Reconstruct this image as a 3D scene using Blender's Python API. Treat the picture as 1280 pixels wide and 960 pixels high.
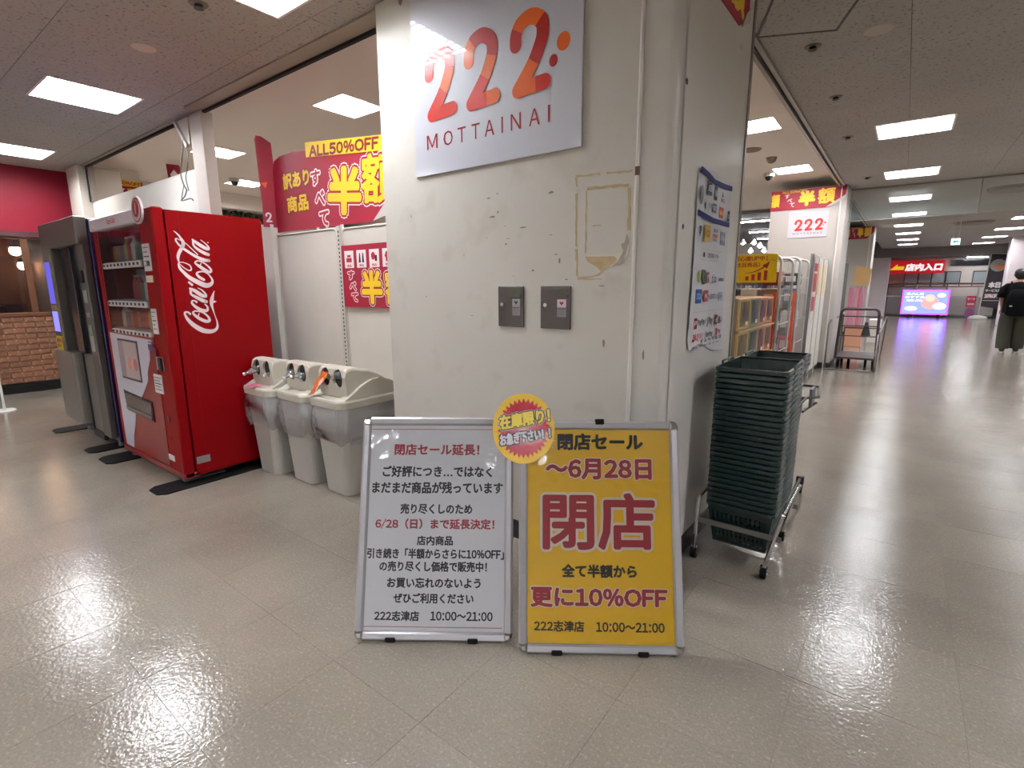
import bpy, bmesh, math, random
from mathutils import Vector, Matrix, Euler
for _o in list(bpy.data.objects): bpy.data.objects.remove(_o)
SC = bpy.context.scene
COL = SC.collection
R = random.Random(7)
PI = math.pi
# ------------------------------------------------------------------ camera, world, exposure
def _cam():
    yaw, pit, rol = (math.radians(a) for a in (-37.116, -10.716, -.25))
    f = Vector((math.sin(yaw)*math.cos(pit), math.cos(yaw)*math.cos(pit), math.sin(pit)))
    r = Vector((math.cos(yaw), -math.sin(yaw), 0)); u = r.cross(f)
    r2 = r*math.cos(rol) + u*math.sin(rol); u2 = u*math.cos(rol) - r*math.sin(rol)
    cd = bpy.data.cameras.new('camera'); co = bpy.data.objects.new('camera', cd); COL.objects.link(co)
    m = Matrix.Identity(4)
    for i in range(3):
        m[i][0] = r2[i]; m[i][1] = u2[i]; m[i][2] = -f[i]
    m[0][3], m[1][3], m[2][3] = 0, 0, 1.35
    co.matrix_world = m
    cd.sensor_width = 36; cd.lens = 638.8/1280*36; cd.clip_start = .05; cd.clip_end = 120
    SC.camera = co
_cam()
W = bpy.data.worlds.new('world'); SC.world = W; W.use_nodes = True
W.node_tree.nodes['Background'].inputs[0].default_value = (.75, .72, .70, 1)
W.node_tree.nodes['Background'].inputs[1].default_value = .02
SC.view_settings.view_transform = 'Standard'; SC.view_settings.look = 'None'
SC.view_settings.gamma = 1; SC.view_settings.use_curve_mapping = False
SC.view_settings.exposure = 0.78
LAMP = 68.0
SHOPLAMP = 60.0
SC.cycles.max_bounces = 8; SC.cycles.diffuse_bounces = 5; SC.cycles.glossy_bounces = 4
SC.cycles.transparent_max_bounces = 12; SC.cycles.transmission_bounces = 6
SC.cycles.sample_clamp_indirect = 6
SC.cycles.caustics_reflective = False; SC.cycles.caustics_refractive = False
SC.cycles.use_denoising = True
# ------------------------------------------------------------------ materials
def lin(c):
    return tuple((x/12.92 if x <= .04045 else ((x+.055)/1.055)**2.4) for x in c)
def rgb(*c): return lin([x/255 for x in c]) + (1,)
MATS = {}
def mat(name, c=(128,128,128), rough=.5, metal=0, var=0, vscale=3, bump=0, bscale=60, emit=0, spec=.5, coat=0, trans=0, alpha=1, speck=None, sscale=200, rnd=0, dist=.01, coatr=.05):
    if name in MATS: return MATS[name]
    m = bpy.data.materials.new(name); m.use_nodes = True; nt = m.node_tree; N = nt.nodes; L = nt.links
    b = N['Principled BSDF']; col = rgb(*c)
    b.inputs['Base Color'].default_value = col
    b.inputs['Roughness'].default_value = rough; b.inputs['Metallic'].default_value = metal
    b.inputs['Specular IOR Level'].default_value = spec
    b.inputs['Coat Weight'].default_value = coat; b.inputs['Coat Roughness'].default_value = coatr
    b.inputs['Transmission Weight'].default_value = trans; b.inputs['Alpha'].default_value = alpha
    if emit:
        b.inputs['Emission Color'].default_value = col; b.inputs['Emission Strength'].default_value = emit
    tc = N.new('ShaderNodeTexCoord') if (var or bump or speck) else None
    last = None
    def mixin(fac_socket, a, bcol):
        mx = N.new('ShaderNodeMix'); mx.data_type = 'RGBA'
        L.new(fac_socket, mx.inputs[0])
        if isinstance(a, tuple): mx.inputs[6].default_value = a
        else: L.new(a, mx.inputs[6])
        mx.inputs[7].default_value = bcol
        return mx.outputs[2]
    if var:
        n = N.new('ShaderNodeTexNoise'); n.inputs['Scale'].default_value = vscale; n.inputs['Detail'].default_value = 5
        L.new(tc.outputs['Object'], n.inputs['Vector'])
        r_ = N.new('ShaderNodeMapRange'); r_.inputs[1].default_value = .3; r_.inputs[2].default_value = .7
        L.new(n.outputs[0], r_.inputs[0])
        dark = tuple(x*(1-var) for x in col[:3]) + (1,)
        last = mixin(r_.outputs[0], col, dark)
    if speck:
        n = N.new('ShaderNodeTexNoise'); n.inputs['Scale'].default_value = sscale; n.inputs['Detail'].default_value = 2
        L.new(tc.outputs['Object'], n.inputs['Vector'])
        r_ = N.new('ShaderNodeMapRange'); r_.inputs[1].default_value = .58; r_.inputs[2].default_value = .72
        L.new(n.outputs[0], r_.inputs[0])
        last = mixin(r_.outputs[0], last or col, rgb(*speck))
    if rnd:
        oi = N.new('ShaderNodeObjectInfo')
        hs = N.new('ShaderNodeHueSaturation')
        mr = N.new('ShaderNodeMapRange'); mr.inputs[3].default_value = 1-rnd; mr.inputs[4].default_value = 1+rnd*.3
        L.new(oi.outputs['Random'], mr.inputs[0]); L.new(mr.outputs[0], hs.inputs['Value'])
        if last: L.new(last, hs.inputs['Color'])
        else: hs.inputs['Color'].default_value = col
        last = hs.outputs[0]
    if last: L.new(last, b.inputs['Base Color'])
    if bump:
        n = N.new('ShaderNodeTexNoise'); n.inputs['Scale'].default_value = bscale; n.inputs['Detail'].default_value = 3
        L.new(tc.outputs['Object'], n.inputs['Vector'])
        bp = N.new('ShaderNodeBump'); bp.inputs['Strength'].default_value = bump; bp.inputs['Distance'].default_value = dist
        L.new(n.outputs[0], bp.inputs['Height']); L.new(bp.outputs[0], b.inputs['Normal'])
    MATS[name] = m
    return m
def emis(name, c, s):
    if name in MATS: return MATS[name]
    m = bpy.data.materials.new(name); m.use_nodes = True; nt = m.node_tree; nt.nodes.clear()
    e = nt.nodes.new('ShaderNodeEmission'); e.inputs[0].default_value = rgb(*c); e.inputs[1].default_value = s
    o = nt.nodes.new('ShaderNodeOutputMaterial'); nt.links.new(e.outputs[0], o.inputs[0]); MATS[name] = m
    return m
def film(name, c, opacity, rough=.08, gloss=.25, bump=0, bscale=20):
    "thin clear sheet: mostly see-through, some sheen, a little body colour"
    if name in MATS: return MATS[name]
    m = bpy.data.materials.new(name); m.use_nodes = True; nt = m.node_tree; N = nt.nodes; L = nt.links
    N.clear()
    t = N.new('ShaderNodeBsdfTransparent'); d = N.new('ShaderNodeBsdfDiffuse'); g = N.new('ShaderNodeBsdfGlossy')
    d.inputs[0].default_value = rgb(*c); g.inputs['Roughness'].default_value = rough
    f = N.new('ShaderNodeFresnel'); f.inputs[0].default_value = 1.45
    mm = N.new('ShaderNodeMath'); mm.operation = 'MULTIPLY_ADD'; mm.inputs[1].default_value = gloss*1.3; mm.inputs[2].default_value = gloss*.04
    L.new(f.outputs[0], mm.inputs[0])
    m1 = N.new('ShaderNodeMixShader'); m1.inputs[0].default_value = opacity
    L.new(t.outputs[0], m1.inputs[1]); L.new(d.outputs[0], m1.inputs[2])
    m2 = N.new('ShaderNodeMixShader'); L.new(mm.outputs[0], m2.inputs[0]); L.new(m1.outputs[0], m2.inputs[1]); L.new(g.outputs[0], m2.inputs[2])
    o = N.new('ShaderNodeOutputMaterial'); L.new(m2.outputs[0], o.inputs[0])
    if bump:
        tc = N.new('ShaderNodeTexCoord'); n = N.new('ShaderNodeTexNoise'); n.inputs['Scale'].default_value = bscale
        L.new(tc.outputs['Object'], n.inputs['Vector']); bp = N.new('ShaderNodeBump'); bp.inputs['Strength'].default_value = bump; bp.inputs['Distance'].default_value = .02
        L.new(n.outputs[0], bp.inputs['Height']); L.new(bp.outputs[0], g.inputs['Normal'])
    MATS[name] = m
    return m
white = mat('white_paint', (205,200,192), .45)
col_mat = mat('column_paint', (200,194,184), .55, spec=.3, var=.07, vscale=2.2, bump=.05, bscale=220, speck=(190,183,172), sscale=6)
post_mat = mat('corner_post_paint', (202,197,189), .35, var=.05, vscale=4)
side_mat = mat('coated_steel', (218,212,204), .3, metal=.0, var=.10, vscale=1.6, bump=.04, bscale=30)
black_rub = mat('black_rubber', (14,11,11), .7, spec=.15)
base_mat = mat('baseboard_vinyl', (26,21,19), .4)
alu = mat('aluminium', (190,189,190), .3, metal=.85, bump=.02, bscale=200)
alu2 = mat('rail_aluminium', (150,142,132), .38, metal=.5)
chrome = mat('chrome', (215,215,215), .12, metal=1)
dark = mat('dark_gap', (14,12,12), .7)
red = mat('vending_red', (118,0,6), .4, spec=.12, coat=.04, var=.05, vscale=1)
redface = mat('vending_front_red', (120,20,24), .3, coat=.4)
inkred = mat('print_red', (165,24,40), .5); inkblack = mat('print_black', (20,17,20), .5); inkwhite = mat('print_white', (232,224,224), .5)
inkyel = mat('print_yellow', (236,196,40), .5); banred = mat('banner_red', (150,14,44), .55); inkblue = mat('print_blue', (22,30,92), .6, spec=.2)
inkdarkred = mat('print_dark_red', (120,16,30), .5); inkorange = mat('print_orange', (222,100,22), .4)
inkgrey = mat('print_grey', (110,108,112), .5)
# ------------------------------------------------------------------ mesh builder
class MB:
    def __init__(s): s.v = []; s.f = []; s.sm = []
    def add(s, vs, fs, smooth=False, M=None):
        n = len(s.v)
        if M is not None: vs = [M @ Vector(v) for v in vs]
        s.v += [tuple(v) for v in vs]; s.f += [tuple(i+n for i in f) for f in fs]; s.sm += [smooth]*len(fs)
        return s
    def box(s, x0, x1, y0, y1, z0, z1, M=None):
        return s.add([(x0,y0,z0),(x1,y0,z0),(x1,y1,z0),(x0,y1,z0),(x0,y0,z1),(x1,y0,z1),(x1,y1,z1),(x0,y1,z1)],
                     [(0,3,2,1),(4,5,6,7),(0,1,5,4),(1,2,6,5),(2,3,7,6),(3,0,4,7)], M=M)
    def bbox(s, x0, x1, y0, y1, z0, z1, b=.004, M=None):
        "box with bevelled edges"
        b = min(b, (x1-x0)*.45, (y1-y0)*.45, (z1-z0)*.45)
        secs = []
        for z, i in ((z0, b), (z0+b, 0), (z1-b, 0), (z1, b)):
            c = b
            secs.append([(x0+i+c,y0+i,z),(x1-i-c,y0+i,z),(x1-i,y0+i+c,z),(x1-i,y1-i-c,z),(x1-i-c,y1-i,z),(x0+i+c,y1-i,z),(x0+i,y1-i-c,z),(x0+i,y0+i+c,z)])
        return s.loft(secs, M=M)
    def loft(s, secs, closed=True, caps=True, smooth=False, M=None):
        n = len(secs[0]); vs = [p for q in secs for p in q]; fs = []
        for i in range(len(secs)-1):
            for j in range(n if closed else n-1):
                k = (j+1) % n
                fs.append((i*n+j, i*n+k, (i+1)*n+k, (i+1)*n+j))
        s.add(vs, fs, smooth, M)
        if caps and closed:
            s.add(secs[0], [tuple(reversed(range(n)))], False, M); s.add(secs[-1], [tuple(range(n))], False, M)
        return s
    def cyl(s, p0, p1, r0, r1=None, n=12, caps=True, smooth=True, M=None):
        r1 = r0 if r1 is None else r1
        p0 = Vector(p0); p1 = Vector(p1); d = (p1-p0).normalized()
        a = d.orthogonal().normalized(); b = d.cross(a)
        q = lambda p, r: [tuple(p + (a*math.cos(t)+b*math.sin(t))*r) for t in (2*PI*i/n for i in range(n))]
        return s.loft([q(p0, r0), q(p1, r1)], caps=caps, smooth=smooth, M=M)
    def tube(s, pts, r, n=8, closed=False, smooth=True, M=None):
        pts = [Vector(p) for p in pts]; secs = []; N = len(pts); a = None
        for i, p in enumerate(pts):
            if closed: d = (pts[(i+1) % N]-pts[i-1])
            else: d = pts[min(i+1, N-1)]-pts[max(i-1, 0)]
            d.normalize()
            a = d.orthogonal().normalized() if a is None else (a - d*a.dot(d)).normalized()
            b = d.cross(a)
            secs.append([tuple(p + (a*math.cos(t)+b*math.sin(t))*r) for t in (2*PI*k/n for k in range(n))])
        if closed: secs.append(secs[0])
        return s.loft(secs, caps=not closed, smooth=smooth, M=M)
    def prism(s, poly, d0, d1, M=None, axis='y'):
        "poly in (a,b); extruded along axis"
        f = {'y': lambda a, b, d: (a, d, b), 'z': lambda a, b, d: (a, b, d), 'x': lambda a, b, d: (d, a, b)}[axis]
        return s.loft([[f(a, b, d0) for a, b in poly], [f(a, b, d1) for a, b in poly]], M=M)
    def sphere(s, c, r, n=10, sz=1, M=None):
        secs = []
        for i in range(n//2+1):
            t = PI*i/(n//2); rr = max(math.sin(t)*r, 1e-5)
            secs.append([(c[0]+rr*math.cos(2*PI*k/n), c[1]+rr*math.sin(2*PI*k/n), c[2]-math.cos(t)*r*sz) for k in range(n)])
        return s.loft(secs, smooth=True, caps=False, M=M)
    def build(s, name, m, parent=None, loc=None, rot=None, kind=None):
        me = bpy.data.meshes.new(name); me.from_pydata(s.v, [], s.f)
        me.polygons.foreach_set('use_smooth', s.sm)
        bm = bmesh.new(); bm.from_mesh(me); bmesh.ops.recalc_face_normals(bm, faces=bm.faces); bm.to_mesh(me); bm.free()
        return link(name, me, m, parent, loc, rot, kind)
def link(name, me, m, parent=None, loc=None, rot=None, kind=None):
    if m is not None and not me.materials: me.materials.append(m)
    o = bpy.data.objects.new(name, me); COL.objects.link(o)
    if parent is not None: o.parent = parent
    if loc is not None: o.location = loc
    if rot is not None: o.rotation_euler = rot
    if kind: o['kind'] = kind
    return o
def tag(o, label=None, cat=None, group=None, kind=None):
    if label: o['label'] = label
    if cat: o['category'] = cat
    if group: o['group'] = group
    if kind: o['kind'] = kind
    return o
def thing(name, label, cat, loc=(0,0,0), rotz=0, group=None, rot=None, kind=None):
    o = bpy.data.objects.new(name, None); COL.objects.link(o); o.location = loc; o.empty_display_size = .1
    o.rotation_euler = rot if rot else (0, 0, rotz)
    return tag(o, label, cat, group, kind)
def copy_tree(o, parent=None, depth=0):
    c = o.copy(); COL.objects.link(c)
    if parent is not None: c.parent = parent
    for ch in list(KIDS.get(o.name) or [x for x in bpy.data.objects if x.parent == o]): copy_tree(ch, c)
    return c
KIDS = {}
def rrect(cx, cy, w, d, r, z, n=4):
    pts = []
    for (sx, sy, a0) in ((1,-1,-PI/2), (1,1,0), (-1,1,PI/2), (-1,-1,PI)):
        for i in range(n+1):
            a = a0 + PI/2*i/n
            pts.append((cx+sx*(w/2-r)+r*math.cos(a), cy+sy*(d/2-r)+r*math.sin(a), z))
    return pts
# ------------------------------------------------------------------ print: flat lettering and shapes on a local x/z plane facing -y
_tc = {}
def glyphs(body, bold):
    k = (body,)
    if k not in _tc:
        c = bpy.data.curves.new('t', 'FONT'); c.body = body; c.resolution_u = 2
        o = bpy.data.objects.new('t', c); COL.objects.link(o)
        dg = bpy.context.evaluated_depsgraph_get(); me = bpy.data.meshes.new_from_object(o.evaluated_get(dg))
        vs = [(v.co.x, v.co.y) for v in me.vertices]; fs = [tuple(p.vertices) for p in me.polygons]
        bpy.data.objects.remove(o); bpy.data.curves.remove(c); bpy.data.meshes.remove(me)
        _tc[k] = (vs, fs)
    return _tc[k]
def full(ch):
    return chr(ord(ch)+0xFEE0) if '!' <= ch <= '~' else ch
_em = []
def line(body):
    "one line in the Japanese face: western signs set close, the others on the full square"
    if not _em:
        a = glyphs('国', 0)[0]; b = glyphs('国国', 0)[0]
        _em.append((max(v[0] for v in b)-min(v[0] for v in b)) - (max(v[0] for v in a)-min(v[0] for v in a)))
    em = _em[0]; x = 0; V = []; F = []
    for ch in body:
        if ch in ' \u3000': x += em*(.3 if ch == ' ' else 1); continue
        vs, fs = glyphs(full(ch), 0)
        x0 = min(v[0] for v in vs); x1 = max(v[0] for v in vs)
        if '!' <= ch <= '~':
            if ch == '/': vs = [(a*.45, b) for a, b in vs]; x0 *= .45; x1 *= .45
            w = (x1-x0); adv = .34*em if ch == ':' else .42*em if ch == '/' else max(.57*em, w+.09*em); off = x + (adv-w)/2 - x0
        else: adv = em; off = x
        n = len(V); V += [(a+off, b) for a, b in vs]; F += [tuple(i+n for i in f) for f in fs]; x += adv
    return V, F
def text(parent, body, cx, cz, w, h, m, y=-.001, bold=.02, ang=0, outline=None, name='lettering', shear=0, rep=8, jp=True):
    "body fitted to a w x h box centred at (cx,cz); bold/outline are given in share of h"
    vs, fs = line(body) if jp else glyphs(body, 0)
    x0 = min(v[0] for v in vs); x1 = max(v[0] for v in vs); y0 = min(v[1] for v in vs); y1 = max(v[1] for v in vs)
    b = bold*h; W_, H_ = w-2*b, (h-2*b if h else None)
    sx = W_/(x1-x0); sz = H_/(y1-y0)
    ca, sa = math.cos(ang), math.sin(ang)
    def layer(rad, y_, mm, nm, k):
        mb = MB()
        offs = [(0, 0)] + [(rad*math.cos(2*PI*i/k), rad*math.sin(2*PI*i/k)) for i in range(k)] if rad > 0 else [(0, 0)]
        for q, (ox, oz) in enumerate(offs):
            out = []
            for vx, vy in vs:
                a = (vx-(x0+x1)/2)*sx + ox; c = (vy-(y0+y1)/2)*sz + oz
                a += c*shear
                out.append((cx + a*ca - c*sa, y_ + q*1.5e-5, cz + a*sa + c*ca))
            mb.add(out, [tuple(reversed(f)) for f in fs])
        return flat(mb, nm, mm, parent)
    if outline:
        if isinstance(outline[0], tuple):
            for i, (om, orad) in enumerate(outline): layer(b+orad*h, y+.0004*(i+1), om, 'lettering_outline', 12)
        else: layer(b+outline[1]*h, y+.0004, outline[0], 'lettering_outline', 12)
    return layer(b, y, m, name, rep)
def flat(mb, name, m, parent):
    me = bpy.data.meshes.new(name); me.from_pydata(mb.v, [], mb.f)
    return link(name, me, m, parent)
def rect(parent, x0, x1, z0, z1, m, y=-.001, name='print_patch', t=.0004):
    return MB().box(x0, x1, y, y+t, z0, z1).build(name, m, parent)
def shape(parent, pts, m, y=-.001, name='print_patch', t=.0004):
    return MB().prism(pts, y, y+t).build(name, m, parent)
def disc(cx, cz, rx, rz=None, n=24, a0=0):
    rz = rz or rx
    return [(cx+rx*math.cos(a0+2*PI*i/n), cz+rz*math.sin(a0+2*PI*i/n)) for i in range(n)]
def cr(pts, k=6):
    "Catmull-Rom through points of any dimension"
    out = []; n = len(pts)
    for i in range(n-1):
        p0 = pts[max(i-1, 0)]; p1 = pts[i]; p2 = pts[i+1]; p3 = pts[min(i+2, n-1)]
        for j in range(k):
            t = j/k
            out.append(tuple(.5*((2*b)+(-a+c)*t+(2*a-5*b+4*c-d)*t*t+(-a+3*b-3*c+d)*t**3) for a, b, c, d in zip(p0, p1, p2, p3)))
    out.append(tuple(pts[-1]))
    return out
def ribbon(mb, pts, y=0, rnd=True):
    "variable-width stroke; pts = (x,z,width)"
    L_ = []; n = len(pts)
    for i, (x, z, w) in enumerate(pts):
        a = pts[max(i-1, 0)]; b = pts[min(i+1, n-1)]
        dx, dz = b[0]-a[0], b[1]-a[1]; l = math.hypot(dx, dz) or 1
        nx, nz = -dz/l, dx/l
        L_.append(((x+nx*w/2, y, z+nz*w/2), (x-nx*w/2, y, z-nz*w/2)))
    for i in range(n-1):
        mb.add([L_[i][0], L_[i][1], L_[i+1][1], L_[i+1][0]], [(0,1,2,3)])
    if rnd:
        for i, (x, z, w) in enumerate(pts):
            if i in (0, n-1) or i % 3 == 0:
                mb.add([(px, y+2e-4, pz) for px, pz in disc(x, z, w/2, n=12)], [tuple(range(12))])
    return mb
def starburst(cx, cz, r0, r1, n):
    return [(cx+(r1 if i % 2 else r0)*math.cos(PI*i/n), cz+(r1 if i % 2 else r0)*math.sin(PI*i/n)) for i in range(2*n)]
# ------------------------------------------------------------------ setting: floor and ceiling
TS = .4572; TX = -.16; TY = .47
def in_view(x, y, z, m=60):
    yaw, pit = math.radians(-37.116), math.radians(-10.716)
    f = Vector((math.sin(yaw)*math.cos(pit), math.cos(yaw)*math.cos(pit), math.sin(pit))); r = Vector((math.cos(yaw), -math.sin(yaw), 0)); u = r.cross(f)
    d = Vector((x, y, z-1.35)); c = d.dot(f)
    if c < .1: return False
    return abs(638.8*d.dot(r)/c) < 640+m and abs(638.8*d.dot(u)/c) < 480+m
RX0, RX1, RY0, RY1 = -15.0, 9.0, -5.0, 33.0
fl = tag(MB().box(RX0, RX1, RY0, RY1, -.12, -.0015).build('floor', mat('floor_joint', (100,91,80), .6)), 'polished beige vinyl tile floor of the shopping arcade', 'floor', kind='structure')
tile_mat = None
def floor_material():
    m = bpy.data.materials.new('floor_tile'); m.use_nodes = True; nt = m.node_tree; N = nt.nodes; L = nt.links
    b = N['Principled BSDF']; g = N.new('ShaderNodeNewGeometry')
    def noise(sc, det=3): 
        n = N.new('ShaderNodeTexNoise'); n.inputs['Scale'].default_value = sc; n.inputs['Detail'].default_value = det; L.new(g.outputs['Position'], n.inputs['Vector']); return n.outputs[0]
    def mr(s, a, b_, c, d):
        r = N.new('ShaderNodeMapRange'); r.inputs[1].default_value = a; r.inputs[2].default_value = b_; r.inputs[3].default_value = c; r.inputs[4].default_value = d; L.new(s, r.inputs[0]); return r.outputs[0]
    def mix(fac, a, c):
        x = N.new('ShaderNodeMix'); x.data_type = 'RGBA'; L.new(fac, x.inputs[0])
        (L.new(a, x.inputs[6]) if not isinstance(a, tuple) else setattr(x.inputs[6], 'default_value', a)); x.inputs[7].default_value = c; return x.outputs[2]
    c1 = mix(mr(noise(1.1, 4), .35, .65, 0, 1), rgb(143,134,121), rgb(124,115,104))
    c2 = mix(mr(noise(130, 3), .5, .68, 0, .36), c1, rgb(100,92,82))
    c3 = mix(mr(noise(85, 3), .55, .7, 0, .32), c2, rgb(176,168,153))
    oi = N.new('ShaderNodeObjectInfo'); hs = N.new('ShaderNodeHueSaturation'); L.new(mr(oi.outputs['Random'], 0, 1, .95, 1.03), hs.inputs['Value']); L.new(c3, hs.inputs['Color'])
    L.new(hs.outputs[0], b.inputs['Base Color'])
    L.new(mr(noise(2.2, 5), .3, .7, .10, .17), b.inputs['Roughness'])
    b.inputs['Specular IOR Level'].default_value = .22
    b.inputs['Coat Weight'].default_value = .26; b.inputs['Coat Roughness'].default_value = .045
    bp = N.new('ShaderNodeBump'); bp.inputs['Strength'].default_value = .65; bp.inputs['Distance'].default_value = .0018
    L.new(noise(75, 2), bp.inputs['Height'])
    bp2 = N.new('ShaderNodeBump'); bp2.inputs['Strength'].default_value = .3; bp2.inputs['Distance'].default_value = .006
    L.new(noise(7, 2), bp2.inputs['Height']); L.new(bp.outputs[0], bp2.inputs['Normal'])
    for k in ('Normal', 'Coat Normal'): L.new(bp2.outputs[0], b.inputs[k])
    return m
tile_mat = floor_material()
cells = []
i0 = math.floor((RX0-TX)/TS); i1 = math.ceil((RX1-TX)/TS); j0 = math.floor((RY0-TY)/TS); j1 = math.ceil((RY1-TY)/TS)
for i in range(i0, i1):
    for j in range(j0, j1):
        x, y = TX+(i+.5)*TS, TY+(j+.5)*TS
        cells.append((0 if in_view(x, y, 0) else 1, math.hypot(x, y), x, y))
cells.sort()
hid = lambda x, y: (-2.5 < x < -.8 and 2.1 < y < 3.1) or (x < -1.0 and y > 2.35)
near = [c for c in cells if c[0] == 0 and not hid(c[2], c[3])][:298]
nset = set((c[2], c[3]) for c in near)
G = .0007
tile_me = None
for c in near:
    if tile_me is None:
        o = MB().box(-TS/2+G, TS/2-G, -TS/2+G, TS/2-G, -.002, 0).build('floor_tile', tile_mat, fl, (c[2], c[3], 0)); tile_me = o.data
    else: link('floor_tile', tile_me, None, fl, (c[2], c[3], 0))
mb = MB()
for c in cells:
    if (c[2], c[3]) in nset: continue
    x, y = c[2], c[3]; h = TS/2-G
    mb.add([(x-h,y-h,0),(x+h,y-h,0),(x+h,y+h,0),(x-h,y+h,0)], [(0,1,2,3)])
mb.build('floor_tiles_beyond', tile_mat, fl, kind='stuff')
# ---- lamps' places
CZ = 2.90
LA = [(x, 1.53) for x in (-8.23, -5.52, -2.78)] + [(x, -1.2) for x in (-8.23, -5.52, -2.78, -.05, 2.7)] + [(x, -3.8) for x in (-8.23, -5.52, -2.78, -.05, 2.7)]  # rows behind the camera are unseen, added for more frontal light
LB = [(-.1, 6.8+2.63*k) for k in range(9)] + [(2.15, 11.0+3.05*k) for k in range(6)] + [(2.15, 1.85), (2.15, 4.9), (2.15, 7.95)] + [(5.2, -1.2+3.4*k) for k in range(9)]  # short near row and outermost row are unseen, added as fill from the right
HL = .3
holes = [(x-HL, x+HL, y-HL, y+HL) for x, y in LA+LB]
SHOPX, SHOPY = -.965, 2.265
def subtract(rects, h):
    out = []
    for (a, b, c, d) in rects:
        x0, x1, y0, y1 = max(a, h[0]), min(b, h[1]), max(c, h[2]), min(d, h[3])
        if x0 >= x1 or y0 >= y1: out.append((a, b, c, d)); continue
        if a < x0: out.append((a, x0, c, d))
        if x1 < b: out.append((x1, b, c, d))
        if c < y0: out.append((x0, x1, c, y0))
        if y1 < d: out.append((x0, x1, y1, d))
    return out
corr = subtract([(-9.3, RX1, RY0, RY1)], (-9.3, SHOPX, SHOPY, RY1))
mb = MB()
rs = corr
for h in holes: rs = subtract(rs, h)
for (a, b, c, d) in rs: mb.box(a, b, c, d, CZ+.014, CZ+.03)
ce = tag(mb.build('ceiling', mat('ceiling_backing', (70,64,58), .8)), 'grey pitted panel ceiling over the arcade corridor', 'ceiling', kind='structure')
ceil_mat = mat('ceiling_board', (172,167,163), .85, var=.12, vscale=.8, speck=(118,110,103), sscale=48, bump=.5, bscale=120, rnd=.05, dist=.004)
PX, PY = .934, .912
tiles = []
for i in range(-10, 11):
    for j in range(-7, 37):
        x0, y0 = -.14+i*PX, 1.04+j*PY
        r0 = [(max(x0+.0015, -9.2), x0+PX-.0015, y0+.0015, min(y0+PY-.0015, RY1))]
        if r0[0][0] >= r0[0][1]: continue
        r0 = subtract(r0, (-9.3, SHOPX, SHOPY, RY1+1))
        for h in holes: r0 = subtract(r0, h)
        if not r0: continue
        tiles.append((0 if in_view(x0+PX/2, y0+PY/2, CZ, 80) else 1, math.hypot(x0+PX/2, y0+PY/2), r0))
tiles.sort(key=lambda t: t[:2])
rest = MB()
for n, (v, d, r0) in enumerate(tiles):
    if v == 0 and n < 290:
        mb = MB()
        for (a, b, c, dd) in r0: mb.box(a, b, c, dd, CZ, CZ+.012)
        mb.build('ceiling_panel', ceil_mat, ce)
    else:
        for (a, b, c, dd) in r0: rest.box(a, b, c, dd, CZ, CZ+.012)
rest.build('ceiling_panels_beyond', ceil_mat, ce, kind='stuff')
# hatch frame turned against the panel grid
hp = [(-.916,3.80),(-.507,3.999),(-.340,3.577),(-.749,3.378)]
hatch = thing('ceiling_hatch', 'square access hatch with a dark frame set askew in ceiling', 'hatch', (-.65,3.74,CZ))
mb = MB()
for k in range(4):
    p, q = hp[k], hp[(k+1) % 4]; p = (p[0]+.65, p[1]-3.74); q = (q[0]+.65, q[1]-3.74)
    d = Vector((q[0]-p[0], q[1]-p[1], 0)).normalized()*.006; nn = Vector((-d.y, d.x, 0))
    a = Vector((*p, 0))-d; b = Vector((*q, 0))+d
    mb.loft([[tuple(a-nn+Vector((0,0,-.006))), tuple(a+nn+Vector((0,0,-.006))), tuple(a+nn), tuple(a-nn)], [tuple(b-nn+Vector((0,0,-.006))), tuple(b+nn+Vector((0,0,-.006))), tuple(b+nn), tuple(b-nn)]])
mb.build('hatch_frame', mat('hatch_frame', (84,78,72), .5), hatch)
MB().prism([((x+.65)*.96, (y-3.74)*.96) for x, y in hp], -.002, 0, axis='z').build('hatch_panel', ceil_mat, hatch)
# ---- lamp fixtures
lampwhite = mat('lamp_housing', (228,226,220), .35)
tube_mat = emis('lamp_tube', (243,247,255), LAMP)
def fixture():
    t = thing('ceiling_light', 'x', 'light')
    mb = MB(); h = HL
    mb.box(-h-.0, h, -h, h, .10, .104)
    for sx in (-1, 1): mb.box(sx*h-.004*(sx > 0), sx*h+.004*(sx < 0), -h, h, 0, .1); mb.box(-h, h, sx*h-.004*(sx > 0), sx*h+.004*(sx < 0), 0, .1)
    mb.build('housing', lampwhite, t)
    mb = MB(); w = .012
    mb.box(-h-w, h+w, -h-w, -h+.004, -.006, 0); mb.box(-h-w, h+w, h-.004, h+w, -.006, 0); mb.box(-h-w, -h+.004, -h, h, -.006, 0); mb.box(h-.004, h+w, -h, h, -.006, 0)
    mb.build('frame', lampwhite, t)
    me = None
    for x in (-.2, -.067, .067, .2):
        if me is None: me = MB().box(-.030, .030, -.28, .28, .036, .060).build('tube', tube_mat, t, (x, 0, 0)).data
        else: link('tube', me, None, t, (x, 0, 0))
    mb = MB()
    for x in (-.133, 0, .133): mb.box(x-.0015, x+.0015, -h+.004, h-.004, .004, .026)
    for k in range(8):
        y = -h + (k+1)*2*h/9
        for x0_, x1_ in ((-h+.004, -.1345), (-.1315, -.0015), (.0015, .1315), (.1345, h-.004)): mb.box(x0_, x1_, y-.001, y+.001, .004, .022)
    mb.build('louver', mat('louver', (215,214,210), .25, metal=.4), t)
    return t
fx = fixture(); KIDS[fx.name] = [o for o in bpy.data.objects if o.parent == fx]
names = {(-8.23,1.53):'square louvred ceiling light nearest the red wall, leftmost in the row', (-5.52,1.53):'square louvred ceiling light in front of the two vending machines', (-2.78,1.53):'square louvred ceiling light above the grey waste bins by the column'}
first = True
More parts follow.
